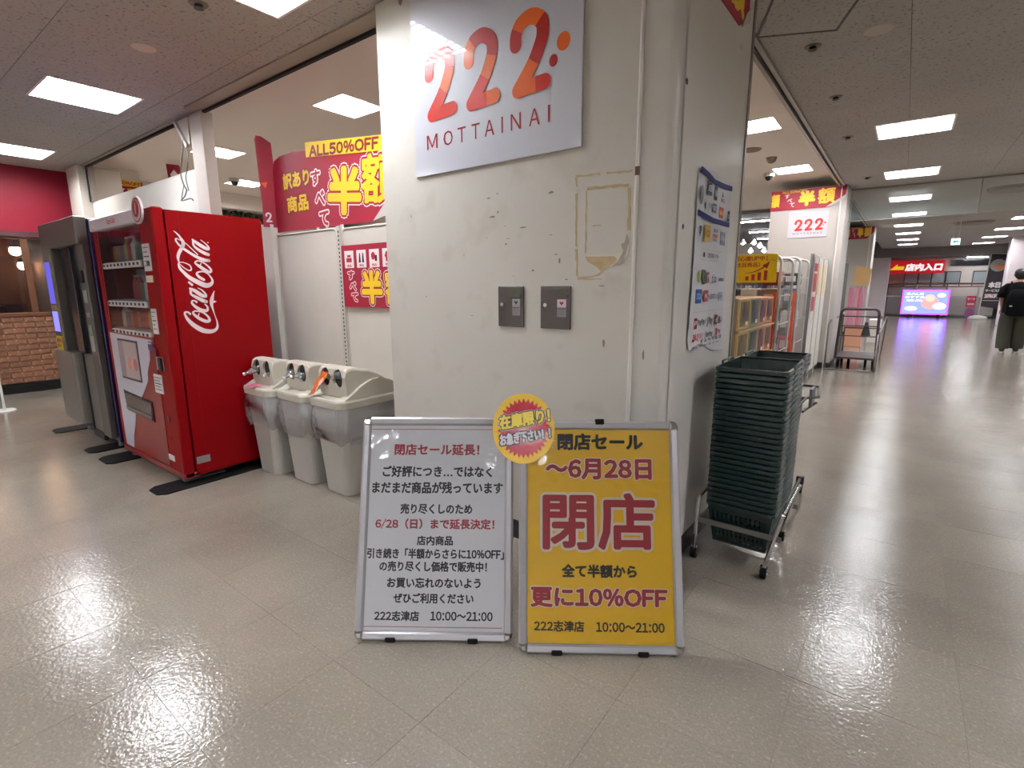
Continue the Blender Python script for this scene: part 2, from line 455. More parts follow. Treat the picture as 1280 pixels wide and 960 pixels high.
order = ['nearest', 'second', 'third', 'fourth', 'fifth', 'sixth', 'seventh', 'eighth', 'ninth']
for n, (x, y) in enumerate(LA+LB):
    o = fx if first else copy_tree(fx); first = False
    o.location = (x, y, CZ)
    if (x, y) in names: lb = names[(x, y)]; g = 'louvred lights in the left hall ceiling'
    elif abs(x+.1) < .01 and y > 6: lb = '%s louvred light of the long corridor row beyond the column' % order[round((y-6.8)/2.63)]; g = 'louvred lights in the corridor ceiling'
    elif abs(x-2.15) < .01 and y > 10: lb = '%s louvred light of the row at the far right' % order[round((y-11)/3.05)]; g = 'louvred lights at the far right'
    else: lb = 'louvred fill light added out of view over the open floor'; g = 'added louvred fill lights out of view'
    tag(o, lb, 'light', g)
    if x > -1 and y > 3: o.rotation_euler = (0, 0, 0)
# ---- shop ceiling with recessed lamps
SZ = 3.05
SL = [(-4.42,3.28),(-7.15,3.28),(-8.85,4.45),(-1.5,6.35),(-4.2,6.35),(-7.0,6.35),(-1.52,8.95),(-4.2,8.95),(-7.0,8.95),(-4.2,11.6),(-2.6,14),(-6,14)]
sh = [(x-.24, x+.24, y-.24, y+.24) for x, y in SL]
rs = [(RX0, SHOPX, SHOPY, 22.0)]
for h in sh: rs = subtract(rs, h)
mb = MB()
for (a, b, c, d) in rs: mb.box(a, b, c, d, SZ, SZ+.05)
tag(mb.build('ceiling_shop', mat('shop_ceiling_paint', (238,230,222), .8, var=.03, vscale=.6)), 'smooth pale ceiling inside the closing shop', 'ceiling', kind='structure')
def shoplamp():
    t = thing('recessed_light', 'x', 'light'); h = .24
    mb = MB()
    for sx in (-1, 1): mb.box(sx*h-.006, sx*h+.006, -h, h, -.004, .16); mb.box(-h, h, sx*h-.006, sx*h+.006, -.004, .16)
    mb.box(-h, h, -h, h, .16, .17)
    mb.build('housing', mat('shop_lamp_housing', (222,214,204), .5), t)
    MB().box(-.18, .18, -.15, .15, .06, .085).build('diffuser', emis('shop_lamp_glow', (250,247,250), SHOPLAMP), t)
    return t
sl = shoplamp()
for n, (x, y) in enumerate(SL):
    o = sl if n == 0 else copy_tree(sl); o.location = (x, y, SZ)
    lb = {0: 'recessed square light above the red half-price banner', 1: 'recessed square light just right of the white post', 3: 'recessed square light right beside the column edge', 6: 'recessed square light before the second column', 2: 'recessed square light seen beside the dome camera, left of tall banner'}.get(n, 'recessed shop ceiling light hidden behind the column or panels')
    tag(o, lb, 'light', 'recessed lights in the shop ceiling')
# lids so no light leaks in
mb = MB(); mb.box(RX0, RX1, RY0, RY1, 3.3, 3.34)
mb.box(RX0-.1, RX0, RY0, RY1, 0, 3.3); mb.box(RX1, RX1+.1, RY0, RY1, 0, 3.3); mb.box(RX0, RX1, RY0-.1, RY0, 0, 3.3); mb.box(RX0, RX1, RY1, RY1+.1, 0, 3.3)
tag(mb.build('wall_outer', mat('outer_wall', (226,222,216), .8)), 'pale outer walls of the building around the arcade', 'wall', kind='structure')
# rails at the shop boundary
mb = MB(); mb.box(-5.15, SHOPX, 2.115, 2.235, CZ-.012, CZ); mb.box(-8.5, -5.15, 2.20, 2.235, CZ-.01, CZ)
r1 = tag(mb.build('trim_1', mat('rail_plate', (158,146,134), .45, metal=.2)), 'flat metal ceiling rail from the post to the column', 'rail', kind='structure')
MB().box(-8.5, SHOPX, 2.237, 2.262, CZ-.03, CZ+.15).build('dark_channel', dark, r1)
mb = MB(); mb.box(-.995, -.965, 3.13, 22, CZ-.035, CZ+.15); mb.box(-.945, -.915, 3.13, 22, CZ-.02, CZ)
r2 = tag(mb.build('trim_2', alu2), 'metal ceiling rail along the corridor edge of shop', 'rail', kind='structure')
MB().box(-.965, -.945, 3.13, 22, CZ-.008, CZ+.15).build('dark_channel', dark, r2)
# small ceiling things
def sprinkler(x, y, label, z=CZ):
    t = thing('sprinkler', label, 'sprinkler', (x, y, z), 0, 'ceiling sprinklers')
    MB().cyl((0,0,-.006), (0,0,0), .045, .052, 18).build('rosette', mat('sprinkler_rosette', (112,104,96), .4, metal=.3), t)
    mb = MB(); mb.cyl((0,0,-.018), (0,0,-.006), .022, n=12); mb.cyl((0,0,-.024), (0,0,-.018), .026, .018, 12)
    mb.build('nozzle', mat('sprinkler_nozzle', (60,52,46), .4, metal=.6), t)
for x, y, l in ((-.656,4.166,'dark sprinkler nozzle nearest the column and hatch'), (-.632,5.332,'second sprinkler nozzle along the corridor rail'), (-.654,6.777,'third sprinkler nozzle, left of the bright corridor light'), (-.613,9.419,'small far sprinkler nozzle near the glass barrier'), (-3.295,1.489,'sprinkler nozzle at the top left beside the bin light')):
    sprinkler(x, y, l)
def ceil_disc(name, label, cat, x, y, r, m, z=CZ, t=.01):
    return tag(MB().cyl((0,0,-t), (0,0,0), r*.9, r, 28).build(name, m, None, (x, y, z)), label, cat)
ceil_disc('ceiling_cover', 'large pale round cover plate beside the askew hatch', 'cover', -.30, 4.16, .085, mat('cover_plate', (176,167,155), .6), t=.004)
ceil_disc('ceiling_diffuser', 'broad round air diffuser beyond the glass barrier, nearer one', 'vent', 1.25, 11.8, .36, mat('diffuser_grey', (128,120,112), .6), t=.05)
ceil_disc('ceiling_diffuser', 'broad round air diffuser far off, above exit sign', 'vent', 1.2, 17.5, .4, mat('diffuser_grey'), t=.05)
ceil_disc('ceiling_patch', 'pale repaired patch with a dark hole in left ceiling', 'patch', -4.15, 1.50, .07, mat('patch_white', (196,186,174), .8), t=.003)
ceil_disc('speaker_grille', 'round brown speaker grille in the shop ceiling', 'speaker', -1.75, 7.35, .13, mat('grille_brown', (120,104,92), .6), z=SZ)
t = thing('smoke_detector', 'small brown square detector on the shop ceiling', 'detector', (-1.62, 7.95, SZ))
MB().cyl((0,0,-.05), (0,0,0), .055, .07, 16).build('body', mat('detector', (134,118,106), .6), t); MB().cyl((0,0,-.07), (0,0,-.05), .03, .05, 16).build('sensor', mat('detector'), t)
for (x, y, l) in ((-1.85, 9.0, 'dome security camera on shop ceiling right of the column'), (-8.6, 4.15, 'dome security camera seen left of the tall banner')):
    t = thing('security_camera', l, 'camera', (x, y, SZ), 0, 'dome cameras in the shop')
    MB().cyl((0,0,-.05), (0,0,0), .075, .08, 18).build('collar', white, t); MB().sphere((0,0,-.055), .055, 14).build('dome', mat('dome_black', (16,16,18), .12, coat=.5), t)
# smoke barrier glass across the corridor
gl = thing('smoke_barrier', 'row of hanging clear glass smoke barrier panes across corridor', 'barrier', (-.9, 10.4, 0))
gm = film('barrier_glass', (190,205,205), .16, gloss=.5)
for k in range(6):
    MB().box(k*1.64, k*1.64+1.63, 0, .008, 2.40, 2.9).build('pane', gm, gl)
mb = MB(); mb.box(0, 9.86, -.015, .022, 2.872, 2.899); mb.box(0, 9.86, -.004, .012, 2.392, 2.402)
for k in range(1, 6): mb.box(k*1.64-.012, k*1.64+.002, -.003, .011, 2.40, 2.88)
mb.build('edge_rail', alu2, gl)
# ------------------------------------------------------------------ the big column
pil = thing('pillar', 'broad cream column in the middle carrying the large white sign', 'column', (0,0,0), kind='structure')
MB().box(-2.53, -.94, 2.10, 3.12, 0, CZ+.1).build('core', col_mat, pil)
MB().bbox(-2.53, -.935, 2.09, 2.12, .10, CZ, .003).build('front_panel', col_mat, pil)
mb = MB()          # corner post with a rounded edge
pts = [(-.925, 2.09)] + [(-.815+.045*math.sin(a), 2.135-.045*math.cos(a)) for a in (PI/2*i/6 for i in range(7))] + [(-.77, 2.150), (-.77, 2.20), (-.925, 2.20)]
pts = [(-.925, 2.09), (-.815, 2.09)] + [(-.815+.04*math.sin(PI/2*i/6), 2.13-.04*math.cos(PI/2*i/6)) for i in range(1, 7)] + [(-.775, 2.143), (-.925, 2.143)]
mb.loft([[(x, y, 0) for x, y in pts], [(x, y, CZ) for x, y in pts]])
mb.build('corner_post', post_mat, pil)
mb = MB(); mb.tube([(-.929, 2.088, .1), (-.929, 2.088, 1.80)], .009, 10); mb.tube([(-.929, 2.088, 1.835), (-.929, 2.088, CZ)], .009, 10)
mb.build('moulding', mat('moulding_white', (214,208,202), .35), pil)
MB().box(-.938, -.920, 2.084, 2.09, 1.80, 1.835).build('glue_gap', mat('glue_brown', (96,72,48), .8), pil)
MB().box(-.80, -.782, 2.143, 2.154, 0, CZ).build('joint', dark, pil)
MB().bbox(-.80, -.77, 2.154, 3.085, .10, CZ, .002).build('side_panel', side_mat, pil)
mb = MB(); mb.bbox(-.80, -.763, 3.088, 3.098, .1, CZ, .001); mb.bbox(-.80, -.766, 3.102, 3.13, .1, CZ, .002)
mb.build('edge_angle', alu2, pil)
mb = MB(); mb.box(-.80, -.766, 2.08, 3.13, 0, .098); mb.box(-2.535, -.766, 2.08, 2.12, 0, .098)
mb.build('baseboard', base_mat, pil)
for (x, z, s) in ((2.16, 2.14, .012), (2.208, 1.597, .011)):
    MB().cyl((-.77, x, z), (-.768, x, z), s, n=14).build('screw_hole', mat('hole_brown', (92,78,66), .7), pil)
# torn tape and paint scars (thin raised edges)
tapeb = mat('tape_residue', (190,166,126), .8, var=.18, vscale=30); tapet = mat('torn_paper', (206,198,184), .8); scuff = mat('scuff_mark', (138,122,106), .8)
mb = MB()
def strip(x0, z0, x1, z1, w, rnd=.3):
    n = max(3, int(math.hypot(x1-x0, z1-z0)/.02)); a = []; b = []
    L_ = math.hypot(x1-x0, z1-z0); nx, nz = -(z1-z0)/L_, (x1-x0)/L_
    for i in range(n+1):
        t = i/n; x = x0+(x1-x0)*t; z = z0+(z1-z0)*t
        a.append((x+nx*w*(.5+R.uniform(-rnd, rnd)), z+nz*w*(.5+R.uniform(-rnd, rnd)))); b.append((x-nx*w*(.5+R.uniform(-rnd, rnd)), z-nz*w*(.5+R.uniform(-rnd, rnd))))
    return a + b[::-1]
for s in ((-1.222,1.828,-1.215,1.79,.012),(-1.217,1.76,-1.212,1.53,.008),(-1.212,1.52,-1.205,1.40,.012),(-1.222,1.832,-1.10,1.829,.010),(-1.07,1.828,-.95,1.822,.010),(-1.165,1.765,-1.163,1.50,.007),(-1.163,1.775,-.965,1.768,.011),(-.962,1.755,-.957,1.585,.013),(-1.13,1.615,-1.09,1.614,.005),(-1.20,1.385,-1.08,1.384,.006)):
    mb.prism(strip(*s), 2.0888, 2.0905)
mb.build('tape_residue', tapeb, pil)
MB().prism([(-1.165,1.487),(-1.0,1.487),(-1.02,1.455),(-1.06,1.43),(-1.09,1.40),(-1.15,1.388),(-1.205,1.388),(-1.20,1.395),(-1.12,1.40),(-1.085,1.415),(-1.10,1.435),(-1.15,1.46)], 2.0886, 2.0902).build('torn_patch', tapeb, pil)
MB().prism([(-1.16,1.489),(-.99,1.491),(-.965,1.53),(-.95,1.52),(-.955,1.48),(-1.0,1.462),(-1.02,1.48),(-1.16,1.484)], 2.0868, 2.0885).build('peeled_edge', tapet, pil)
MB().prism([(-.985,1.45),(-.965,1.49),(-.955,1.54),(-.965,1.57),(-.975,1.535),(-.99,1.53),(-.98,1.50),(-1.0,1.46),(-1.03,1.44)], 2.0866, 2.0884).build('peeled_edge', mat('peel_shade', (160,150,136), .8), pil)
mb = MB()
for (x, z, w, h) in ((-1.725,1.792,.03,.007),(-1.668,1.808,.014,.006),(-1.70,1.70,.04,.012),(-1.665,1.72,.010,.012),(-1.62,1.65,.008,.006),(-1.51,1.635,.05,.007),(-1.60,1.588,.03,.003),(-1.615,1.562,.012,.010),(-1.30,1.47,.012,.03),(-1.32,1.50,.02,.005),(-1.45,1.43,.016,.010),(-1.57,1.405,.010,.004),(-1.26,1.385,.02,.006),(-1.08,1.355,.03,.005),(-1.35,1.59,.02,.004),(-1.74,1.60,.006,.006),(-1.9,1.52,.008,.006),(-2.3,1.75,.006,.02),(-1.06,1.10,.012,.04),(-.87,1.06,.010,.05),(-2.2,1.3,.01,.008),(-1.85,1.2,.02,.004),(-1.35,1.78,.03,.012),(-2.32,2.86,.03,.05)):
    mb.prism([(x+w/2*math.cos(a)*R.uniform(.7, 1.2), z+h/2*math.sin(a)*R.uniform(.7, 1.2)) for a in (2*PI*k/9 for k in range(9))], 2.0892, 2.0905)
mb.build('scuff_marks', scuff, pil)
# ------------------------------------------------------------------ the big 222 sign
SG = thing('shop_sign', 'large glossy white sign reading 222 MOTTAINAI on the column front', 'sign', (-2.235, 2.078, 1.95))
signw = mat('sign_gloss_white', (190,190,198), .5, coat=.6, coatr=.015, spec=.6)
mb = MB(); mb.bbox(0, 1.045, 0, .012, 0, 1.05, .002); mb.build('board', signw, SG)
sred = mat('sign_red', (186,30,14), .4, spec=.25, coat=.3, coatr=.02); sora = mat('sign_orange', (206,88,16), .4, spec=.25, coat=.3, coatr=.02); sdk = mat('sign_dark_red', (158,18,14), .4, spec=.25, coat=.3, coatr=.02)
TWO = [(.693,.488),(.696,.529),(.723,.568),(.780,.583),(.833,.552),(.842,.500),(.823,.449),(.785,.385),(.706,.294),(.777,.298),(.855,.302)]
def digit_two(par, ox, cols, w=.066, sc=1, oz=0, y=-.0016):
    P = [(ox+x*sc, oz+z*sc) for x, z in TWO]
    a = cr(P[:9], 6); b = cr(P[8:], 6)
    seq = [(i/6, p) for i, p in enumerate(a)] + [(8+i/6, p) for i, p in enumerate(b)]
    mbs = {}
    for k, (lo, hi, m) in enumerate(cols):
        pts = [(p[0], p[1], w*sc) for t, p in seq if lo-.001 <= t <= hi+.001]
        part = mbs.setdefault(k, (MB(), m))[0]
        pa = [q for q in [(p[0], p[1], w*sc) for t, p in seq if lo-(.18 if k else 0)-.001 <= t <= min(hi, 8)+.001 and t <= 8]]
        pb = [(p[0], p[1], w*sc) for t, p in [(8+i/6, p) for i, p in enumerate(b)] if lo-(.18 if k else 0)-.001 <= t <= hi+.001]
        for q in (pa, pb):
            if len(q) > 1: ribbon(part, q, y=y-k*6e-4+(2e-4 if q is pb else 0), rnd=False)
        if lo == 0: part.add([(px, y+2e-4, pz) for px, pz in disc(*P[0], w*sc/2, n=18)], [tuple(range(18))])
        if hi >= 10: part.add([(px, y-k*6e-4+5e-4, pz) for px, pz in disc(*P[-1], w*sc/2, n=18)], [tuple(range(18))])
        if lo <= 8 <= hi: part.add([(px, y-k*6e-4+4e-4, pz) for px, pz in disc(*P[8], w*sc/2, n=18)], [tuple(range(18))])
    for mbx, m in mbs.values(): flat(mbx, 'numeral_two', m, par)
digit_two(SG, 0, [(0,1.5,sdk),(1.5,4,sora),(4,7,sdk),(7,9.5,sora),(9.5,10,sred)])
digit_two(SG, -.287, [(0,2,sora),(2,5.4,sdk),(5.4,7,sora),(7,9.4,sred),(9.4,10,sora)])
digit_two(SG, -.565, [(0,5.2,sred),(5.2,6.9,sora),(6.9,10,sred)])
shape(SG, disc(.949,.440,.034,.037), sora, name='logo_dot'); shape(SG, disc(.898,.376,.022,.025), sdk, name='logo_dot')
inks = mat('sign_lettering_red', (140,20,28), .4, spec=.25, coat=.2)
for ch, x0, x1 in (('M',.096,.176),('O',.219,.287),('T',.321,.377),('T',.416,.47),('A',.501,.562),('I',.607,.615),('N',.662,.723),('A',.768,.828),('I',.873,.881)):
    if ch == 'I': rect(SG, x0-.001, x1+.001, .129, .201, inks, y=-.0012, name='lettering'); continue
    text(SG, ch, (x0+x1)/2, .165, x1-x0, .072, inks, y=-.0012, bold=.008, rep=6)
# ------------------------------------------------------------------ two metal cover plates
plate = mat('dark_brushed_metal', (94,88,86), .32, metal=.75, var=.12, vscale=6)
for i, (x0, x1) in enumerate(((-1.663, -1.501), (-1.401, -1.232))):
    w = x1-x0
    t = thing('cover_plate', ('grey metal wall box door, left one, with a grey sticker' if i == 0 else 'grey metal wall box door, right one, with a pink-topped sticker'), 'panel', (x0, 2.088, 1.153), 0, 'metal box doors on the column')
    MB().bbox(0, w, -.006, 0, 0, .202, .002).build('door', plate, t)
    mb = MB(); mb.cyl((w*.18,-.012,.112), (w*.18,-.006,.112), .010, n=16); mb.box(w*.18-.002, w*.18+.002, -.014, -.012, .104, .120)
    mb.build('lock', chrome, t)
    MB().bbox(w*.5, w*.93, -.0085, -.006, .145, .188, .001).build('label_holder', mat('holder_olive', (82,80,68), .4, metal=.5), t)
    MB().bbox(w*.86, w*.95, -.010, -.0085, .148, .162, .001).build('latch', mat('latch_black', (34,32,30), .5), t)
    st = MB().box(w*.57, w*.86, -.0068, -.006, .058, .140).build('sticker', mat('sticker_grey', (138,134,134), .5), t)
    MB().box(w*.57, w*.86, -.0074, -.0068, .104, .140).build('print_patch', mat('sticker_pink', (214,186,196), .5) if i else mat('sticker_pale', (156,152,150), .5), st)
    shape(st, [(w*.64,.126),(w*.68,.130),(w*.715,.124),(w*.75,.130),(w*.79,.126),(w*.715,.112)], inkdarkred if i else inkblack, y=-.0079, name='emblem')
    for q in range(5): rect(st, w*.60, w*(.84-.05*(q % 2)), .094-.007*q, .097-.007*q, inkblack if q == 0 else inkgrey, y=-.0074, name='fine_print')
# ------------------------------------------------------------------ payment notice on the steel side
NT = thing('payment_notice', 'long white paper of payment logos taped to the steel side', 'poster', (-.7695, 2.335, 0), PI/2)
mb = MB(); nx, nz = 10, 16; vs = []
def pw(u, v): return -.003-.0035*(1+math.sin(u*7+v*4))-(.012*max(0, .06-v)/.06*(.5+.5*math.cos(u*6)))
for j in range(nz+1):
    for i in range(nx+1):
        u, v = i/nx, j/nz; x = u*(.535)-.008*(1-v)+.02*v; z = 1.052+v*.812 + (.03*math.sin(u*5+.4) if j == 0 else 0) + (.01*math.sin(u*6) if j == nz else 0)
        vs.append((x, pw(u, v), z))
mb.add(vs, [(j*(nx+1)+i, j*(nx+1)+i+1, (j+1)*(nx+1)+i+1, (j+1)*(nx+1)+i) for j in range(nz) for i in range(nx)], True)
mb.build('paper', mat('notice_paper', (206,204,206), .45), NT)
Y_ = -.0125
shape(NT, [(.03,1.862),(.14,1.855),(.24,1.838),(.40,1.842),(.535,1.850),(.535,1.826),(.40,1.816),(.24,1.812),(.14,1.830),(.03,1.838)], inkblue, y=Y_, name='blue_bar')
shape(NT, [(.02,1.682),(.25,1.668),(.53,1.672),(.53,1.648),(.25,1.644),(.02,1.656)], inkblue, y=Y_, name='blue_bar')
def ic(x, z, w, h, c, tx=None, tc=None):
    m = mat('ink_%02x%02x%02x' % c, c, .5); rect(NT, x-w/2, x+w/2, z-h/2, z+h/2, m, y=Y_, name='logo_patch')
    if tx: text(NT, tx, x, z, w*.8, h*.45, mat('ink_%02x%02x%02x' % tc, tc, .5), y=Y_-.0008, bold=.03, rep=4)
def tx_(s, x, z, w, h, c, b=.05): text(NT, s, x, z, w, h, mat('ink_%02x%02x%02x' % c, c, .5), y=Y_, bold=b, rep=6)
shape(NT, disc(.06,1.748,.022,.04), inkgrey, y=Y_, name='logo_patch')
ic(.17,1.790,.062,.062,(52,50,60),'JCB',(220,220,226)); ic(.265,1.780,.045,.062,(44,44,58),'VISA',(220,220,230)); tx_('AMEX',.38,1.762,.07,.02,(120,116,130)); shape(NT, [(.365,1.778),(.395,1.778),(.38,1.802)], inkgrey, y=Y_, name='logo_patch')
ic(.155,1.716,.06,.03,(190,188,192)); tx_('UC',.165,1.716,.03,.018,(60,60,90)); ic(.258,1.712,.062,.042,(112,104,140),'DC',(220,216,228)); ic(.37,1.704,.07,.050,(186,68,34),'Master',(240,200,120)); ic(.505,1.700,.038,.052,(56,46,66),'Di',(210,200,216))
tx_('QP',.065,1.595,.035,.05,(44,52,92)); ic(.175,1.592,.085,.072,(198,160,44),'iD',(104,70,26)); ic(.30,1.590,.08,.014,(206,120,84)); tx_('WAON',.30,1.613,.07,.018,(92,86,130)); tx_('nanaco',.30,1.570,.07,.014,(120,116,126)); ic(.425,1.585,.085,.064,(122,122,146),'Edy',(200,200,214))
shape(NT, [(.135,1.505),(.155,1.505),(.155,1.485),(.135,1.485)], inkblack, y=Y_, name='logo_patch'); tx_('交通系電子マネー',.29,1.495,.19,.022,(96,94,100),.03)
for z0 in (1.520, 1.470): rect(NT, .12, .46, z0, z0+.0012, mat('ink_rule', (176,174,180), .5), y=Y_, name='rule_line')
shape(NT, disc(.092,1.395,.020,.028), mat('ink_olive', (150,160,60), .5), y=Y_, name='logo_patch'); shape(NT, disc(.165,1.393,.030,.034), mat('ink_green', (40,62,40), .5), y=Y_, name='logo_patch'); ic(.225,1.393,.038,.05,(170,84,100),'P',(236,220,224)); tx_('tica',.325,1.388,.08,.042,(52,62,110)); tx_('nimoca',.45,1.386,.09,.020,(56,54,62))
ic(.10,1.305,.085,.065,(40,80,150),'ICOCA',(160,190,220)); ic(.215,1.305,.058,.055,(160,52,60),'K',(230,200,200)); tx_('SUGOCA',.335,1.302,.11,.026,(94,110,150)); ic(.455,1.300,.07,.045,(168,176,196),'はや',(90,98,130))
rect(NT, .03, .50, 1.232, 1.2335, MATS['ink_rule'], y=Y_, name='rule_line')
ic(.08,1.180,.04,.05,(176,30,38),'P',(240,230,230)); tx_('PayPay',.165,1.180,.11,.036,(90,84,90)); tx_('ｊPay',.30,1.180,.10,.05,(84,80,84)); ic(.41,1.182,.036,.05,(140,28,44),'d',(240,230,230)); tx_('d払い',.475,1.180,.08,.042,(60,54,60))
tx_('au',.085,1.115,.075,.030,(190,56,60)); tx_('PAY',.165,1.115,.07,.028,(200,110,110)); tx_('famPay',.30,1.115,.12,.036,(70,76,100)); ic(.43,1.118,.022,.04,(150,40,52)); tx_('Pay',.475,1.118,.05,.03,(120,70,84))
ic(.06,1.172-.13+.045,.034,.040,(168,40,46),'R',(240,220,220))
for q, s in enumerate(('銀', 'ぎ', 'ん', 'Pay', '市', 'Bank', 'COIN')): tx_(s, .125+.062*q, 1.09, .036, .020, (96,78,84) if q else (170,90,90))
tx_('atone', .085, 1.072-.008, .085, .016, (110,120,160)); 
for q in range(5): tx_(('メルペイ','楽天','LINE','QUO','ゆうちょ')[q], .18+.07*q, 1.066, .045, .010, (80,80,90))
# ------------------------------------------------------------------ red banner wrapped round the column top, above the notice
RB = thing('corner_banner', 'lower corner of a red half-price banner high on steel side', 'banner', (-.7695, 2.12, 0), PI/2)
MB().prism([(.03,2.565),(.40,2.565),(.44,2.567),(.70,2.572),(.74,2.59),(.81,2.63),(.86,2.68),(.86,2.88),(.03,2.88)], -.004, -.001).build('sheet', banred, RB)
MB().prism([(.735,2.578),(.862,2.640),(.865,2.705),(.80,2.66)], -.012, -.0045).build('peeled_corner', mat('banner_back', (196,188,182), .6), RB)
text(RB, '額', .64, 2.73, .26, .24, inkyel, y=-.005, bold=.05, outline=(banred, .03))
text(RB, '半', .34, 2.73, .26, .24, inkyel, y=-.005, bold=.05)
MB().prism([(.74,2.50),(.80,2.53),(.81,2.505),(.77,2.49)], -.002, -.0005).build('tape_scrap', tapet, RB)
# ------------------------------------------------------------------ the two poster stands
TH = math.radians(18)
railm = mat('snap_rail_silver', (182,180,184), .28, metal=.55)
clearm = film('poster_cover_film', (220,220,224), .0, rough=.05, gloss=.7, bump=.35, bscale=7)
def aboard(name, label, loc, ang, tilt, postercol, lines):
    W_, H_ = .616, .866
    t = thing(name, label, 'sign', loc, group='poster stands before the column', rot=(-tilt, 0, ang))
    MB().box(-W_/2+.01, W_/2-.01, -.002, .010, .012, H_-.01).build('back_board', mat('stand_back', (60,60,62), .6), t)
    po = MB().box(-W_/2+.02, W_/2-.02, -.005, -.002, .02, H_-.02).build('poster', postercol, t)
    prof = lambda s: [(0, .010), (0, -.010), (s*.008, -.019), (s*.026, -.016), (s*.034, -.006), (s*.034, .004)]
    rail = None
    for side in (-1, 1):        # uprights
        mb = MB(); p = prof(1)
        secs = [[(side*(W_/2-a), b, z) for a, b in p] for z in (.034, H_-.034)]
        mb.loft(secs); mb.build('frame_rail', railm, t)
    for zz, sg in ((0, 1), (H_, -1)):
        mb = MB(); p = prof(1)
        mb.loft([[(x, b, zz+sg*a) for a, b in p] for x in (-W_/2+.034, W_/2-.034)]); mb.build('frame_rail', railm, t)
    for sx in (-1, 1):
        for zz, sg in ((0, 1), (H_, -1)):
            mb = MB()
            pts = [(0,.034),(.002,.016),(.008,.006),(.018,.001),(.034,0),(.034,.034)]
            f = lambda k, d: [(sx*(W_/2-a+0*k), d, zz+sg*b) for a, b in pts]
            mb.loft([f(0, .010), f(0, -.014)]); 
            c = (.020, .020)
            mb.loft([[(sx*(W_/2-a), -.014, zz+sg*b) for a, b in pts], [(sx*(W_/2-(c[0]+(a-c[0])*.45)), -.020, zz+sg*(c[1]+(b-c[1])*.45)) for a, b in pts]])
            mb.build('corner_cap', chrome, t)
    for sx in (-.165, .155):
        MB().bbox(sx-.020, sx+.020, -.024, .012, -.004, .014, .003).build('foot_clip', black_rub, t)
    ly, lz = .40*math.cos(tilt)-.0*math.sin(tilt), .40*math.sin(tilt)
    MB().tube([(-.27, ly, lz), (-.27, .016, H_-.03), (.27, .016, H_-.03), (.27, ly, lz)], .009, 6).build('rear_leg', alu, t)
    MB().tube([(-.27, ly*.6, lz*.6+(H_-.03)*.4), (.27, ly*.6, lz*.6+(H_-.03)*.4)], .007, 6).build('cross_bar', alu, t)
    for l in lines:
        body, cx, cz, w, h, m, b = l[:7]
        if body == 'rule': rect(po, cx-w/2, cx+w/2, cz-h/2, cz+h/2, m, y=-.0056, name='rule_line')
        else: text(po, body, cx, cz, w, h, m, y=-.0062 if len(l) < 8 else -.0068, bold=b, outline=l[7] if len(l) > 7 else None)
    MB().add([(-W_/2+.028,-.0085,.028),(W_/2-.028,-.0085,.028),(W_/2-.028,-.0085,H_-.028),(-W_/2+.028,-.0085,H_-.028)],[(0,1,2,3)]).build('cover_film', clearm, t)
    return t
K = .035
paperw = mat('poster_white', (242,240,243), .3); papery = mat('poster_yellow', (250,196,30), .35, var=.03, vscale=4)
rl = mat('print_crimson', (176,44,62), .5)
b1 = aboard('poster_stand', 'silver framed poster stand with white Japanese notice, left of pair', (-1.313, 1.221, .004), .6196, .3297, paperw, [
 ('rule', -.0057,.8165,.530,.0022, rl, 0), ('rule', -.0044,.0494,.544,.0022, rl, 0),
 ('閉店セール延長！',-.0037,.7345,.347,.046, rl, K), ('ご好評につき…ではなく',0,.6465,.4455,.0454, inkblack, K), ('まだまだ商品が残っています',.002,.5821,.53,.0473, inkblack, K),
 ('売り尽くしのため',0,.4986,.2898,.0412, inkblack, K), ('6/28（日）まで延長決定！',-.005,.4399,.4781,.0408, rl, K), ('店内商品',-.0026,.3756,.1443,.0372, inkblack, K),
 ('引き続き「半額からさらに10%OFF」',.0006,.3249,.5455,.0402, inkblack, K), ('の売り尽くし価格で販売中！',-.0073,.2761,.4276,.0399, inkblack, K),
 ('お買い忘れのないよう',-.0027,.2144,.3706,.0406, inkblack, K), ('ぜひご利用ください',-.0027,.1563,.3166,.0392, inkblack, K),
 ('222志津店',-.1452,.0895,.1766,.0379, inkblack, K), ('10:00〜21:00',.1087,.0912,.2442,.0346, inkblack, K)])
ow = mat('print_outline_white', (236,222,206), .5)
b2 = aboard('poster_stand', 'silver framed poster stand with yellow closing sale poster, right of pair', (-.759, 1.546, .004), .6135, .3009, papery, [
 ('閉店セール',.0068,.7852,.3317,.066, inkblack, .045), ('〜6月28日',-.0005,.6803,.4088,.081, inkred, .045, (ow, .05)),
 ('閉店',-.0022,.4826,.430,.215, inkred, .028, (ow, .045)), ('全て半額から',-.0025,.2976,.2839,.050, inkblack, .045),
 ('更に10%OFF',-.0057,.2005,.515,.074, inkred, .045, (ow, .05)), ('222志津店',-.1555,.0956,.1888,.040, inkblack, K), ('10:00〜21:00',.1104,.0955,.2556,.036, inkblack, K)])
MB().bbox(-.012, .022, -.024, .004, .852, .874, .003).build('top_clip', black_rub, b2)
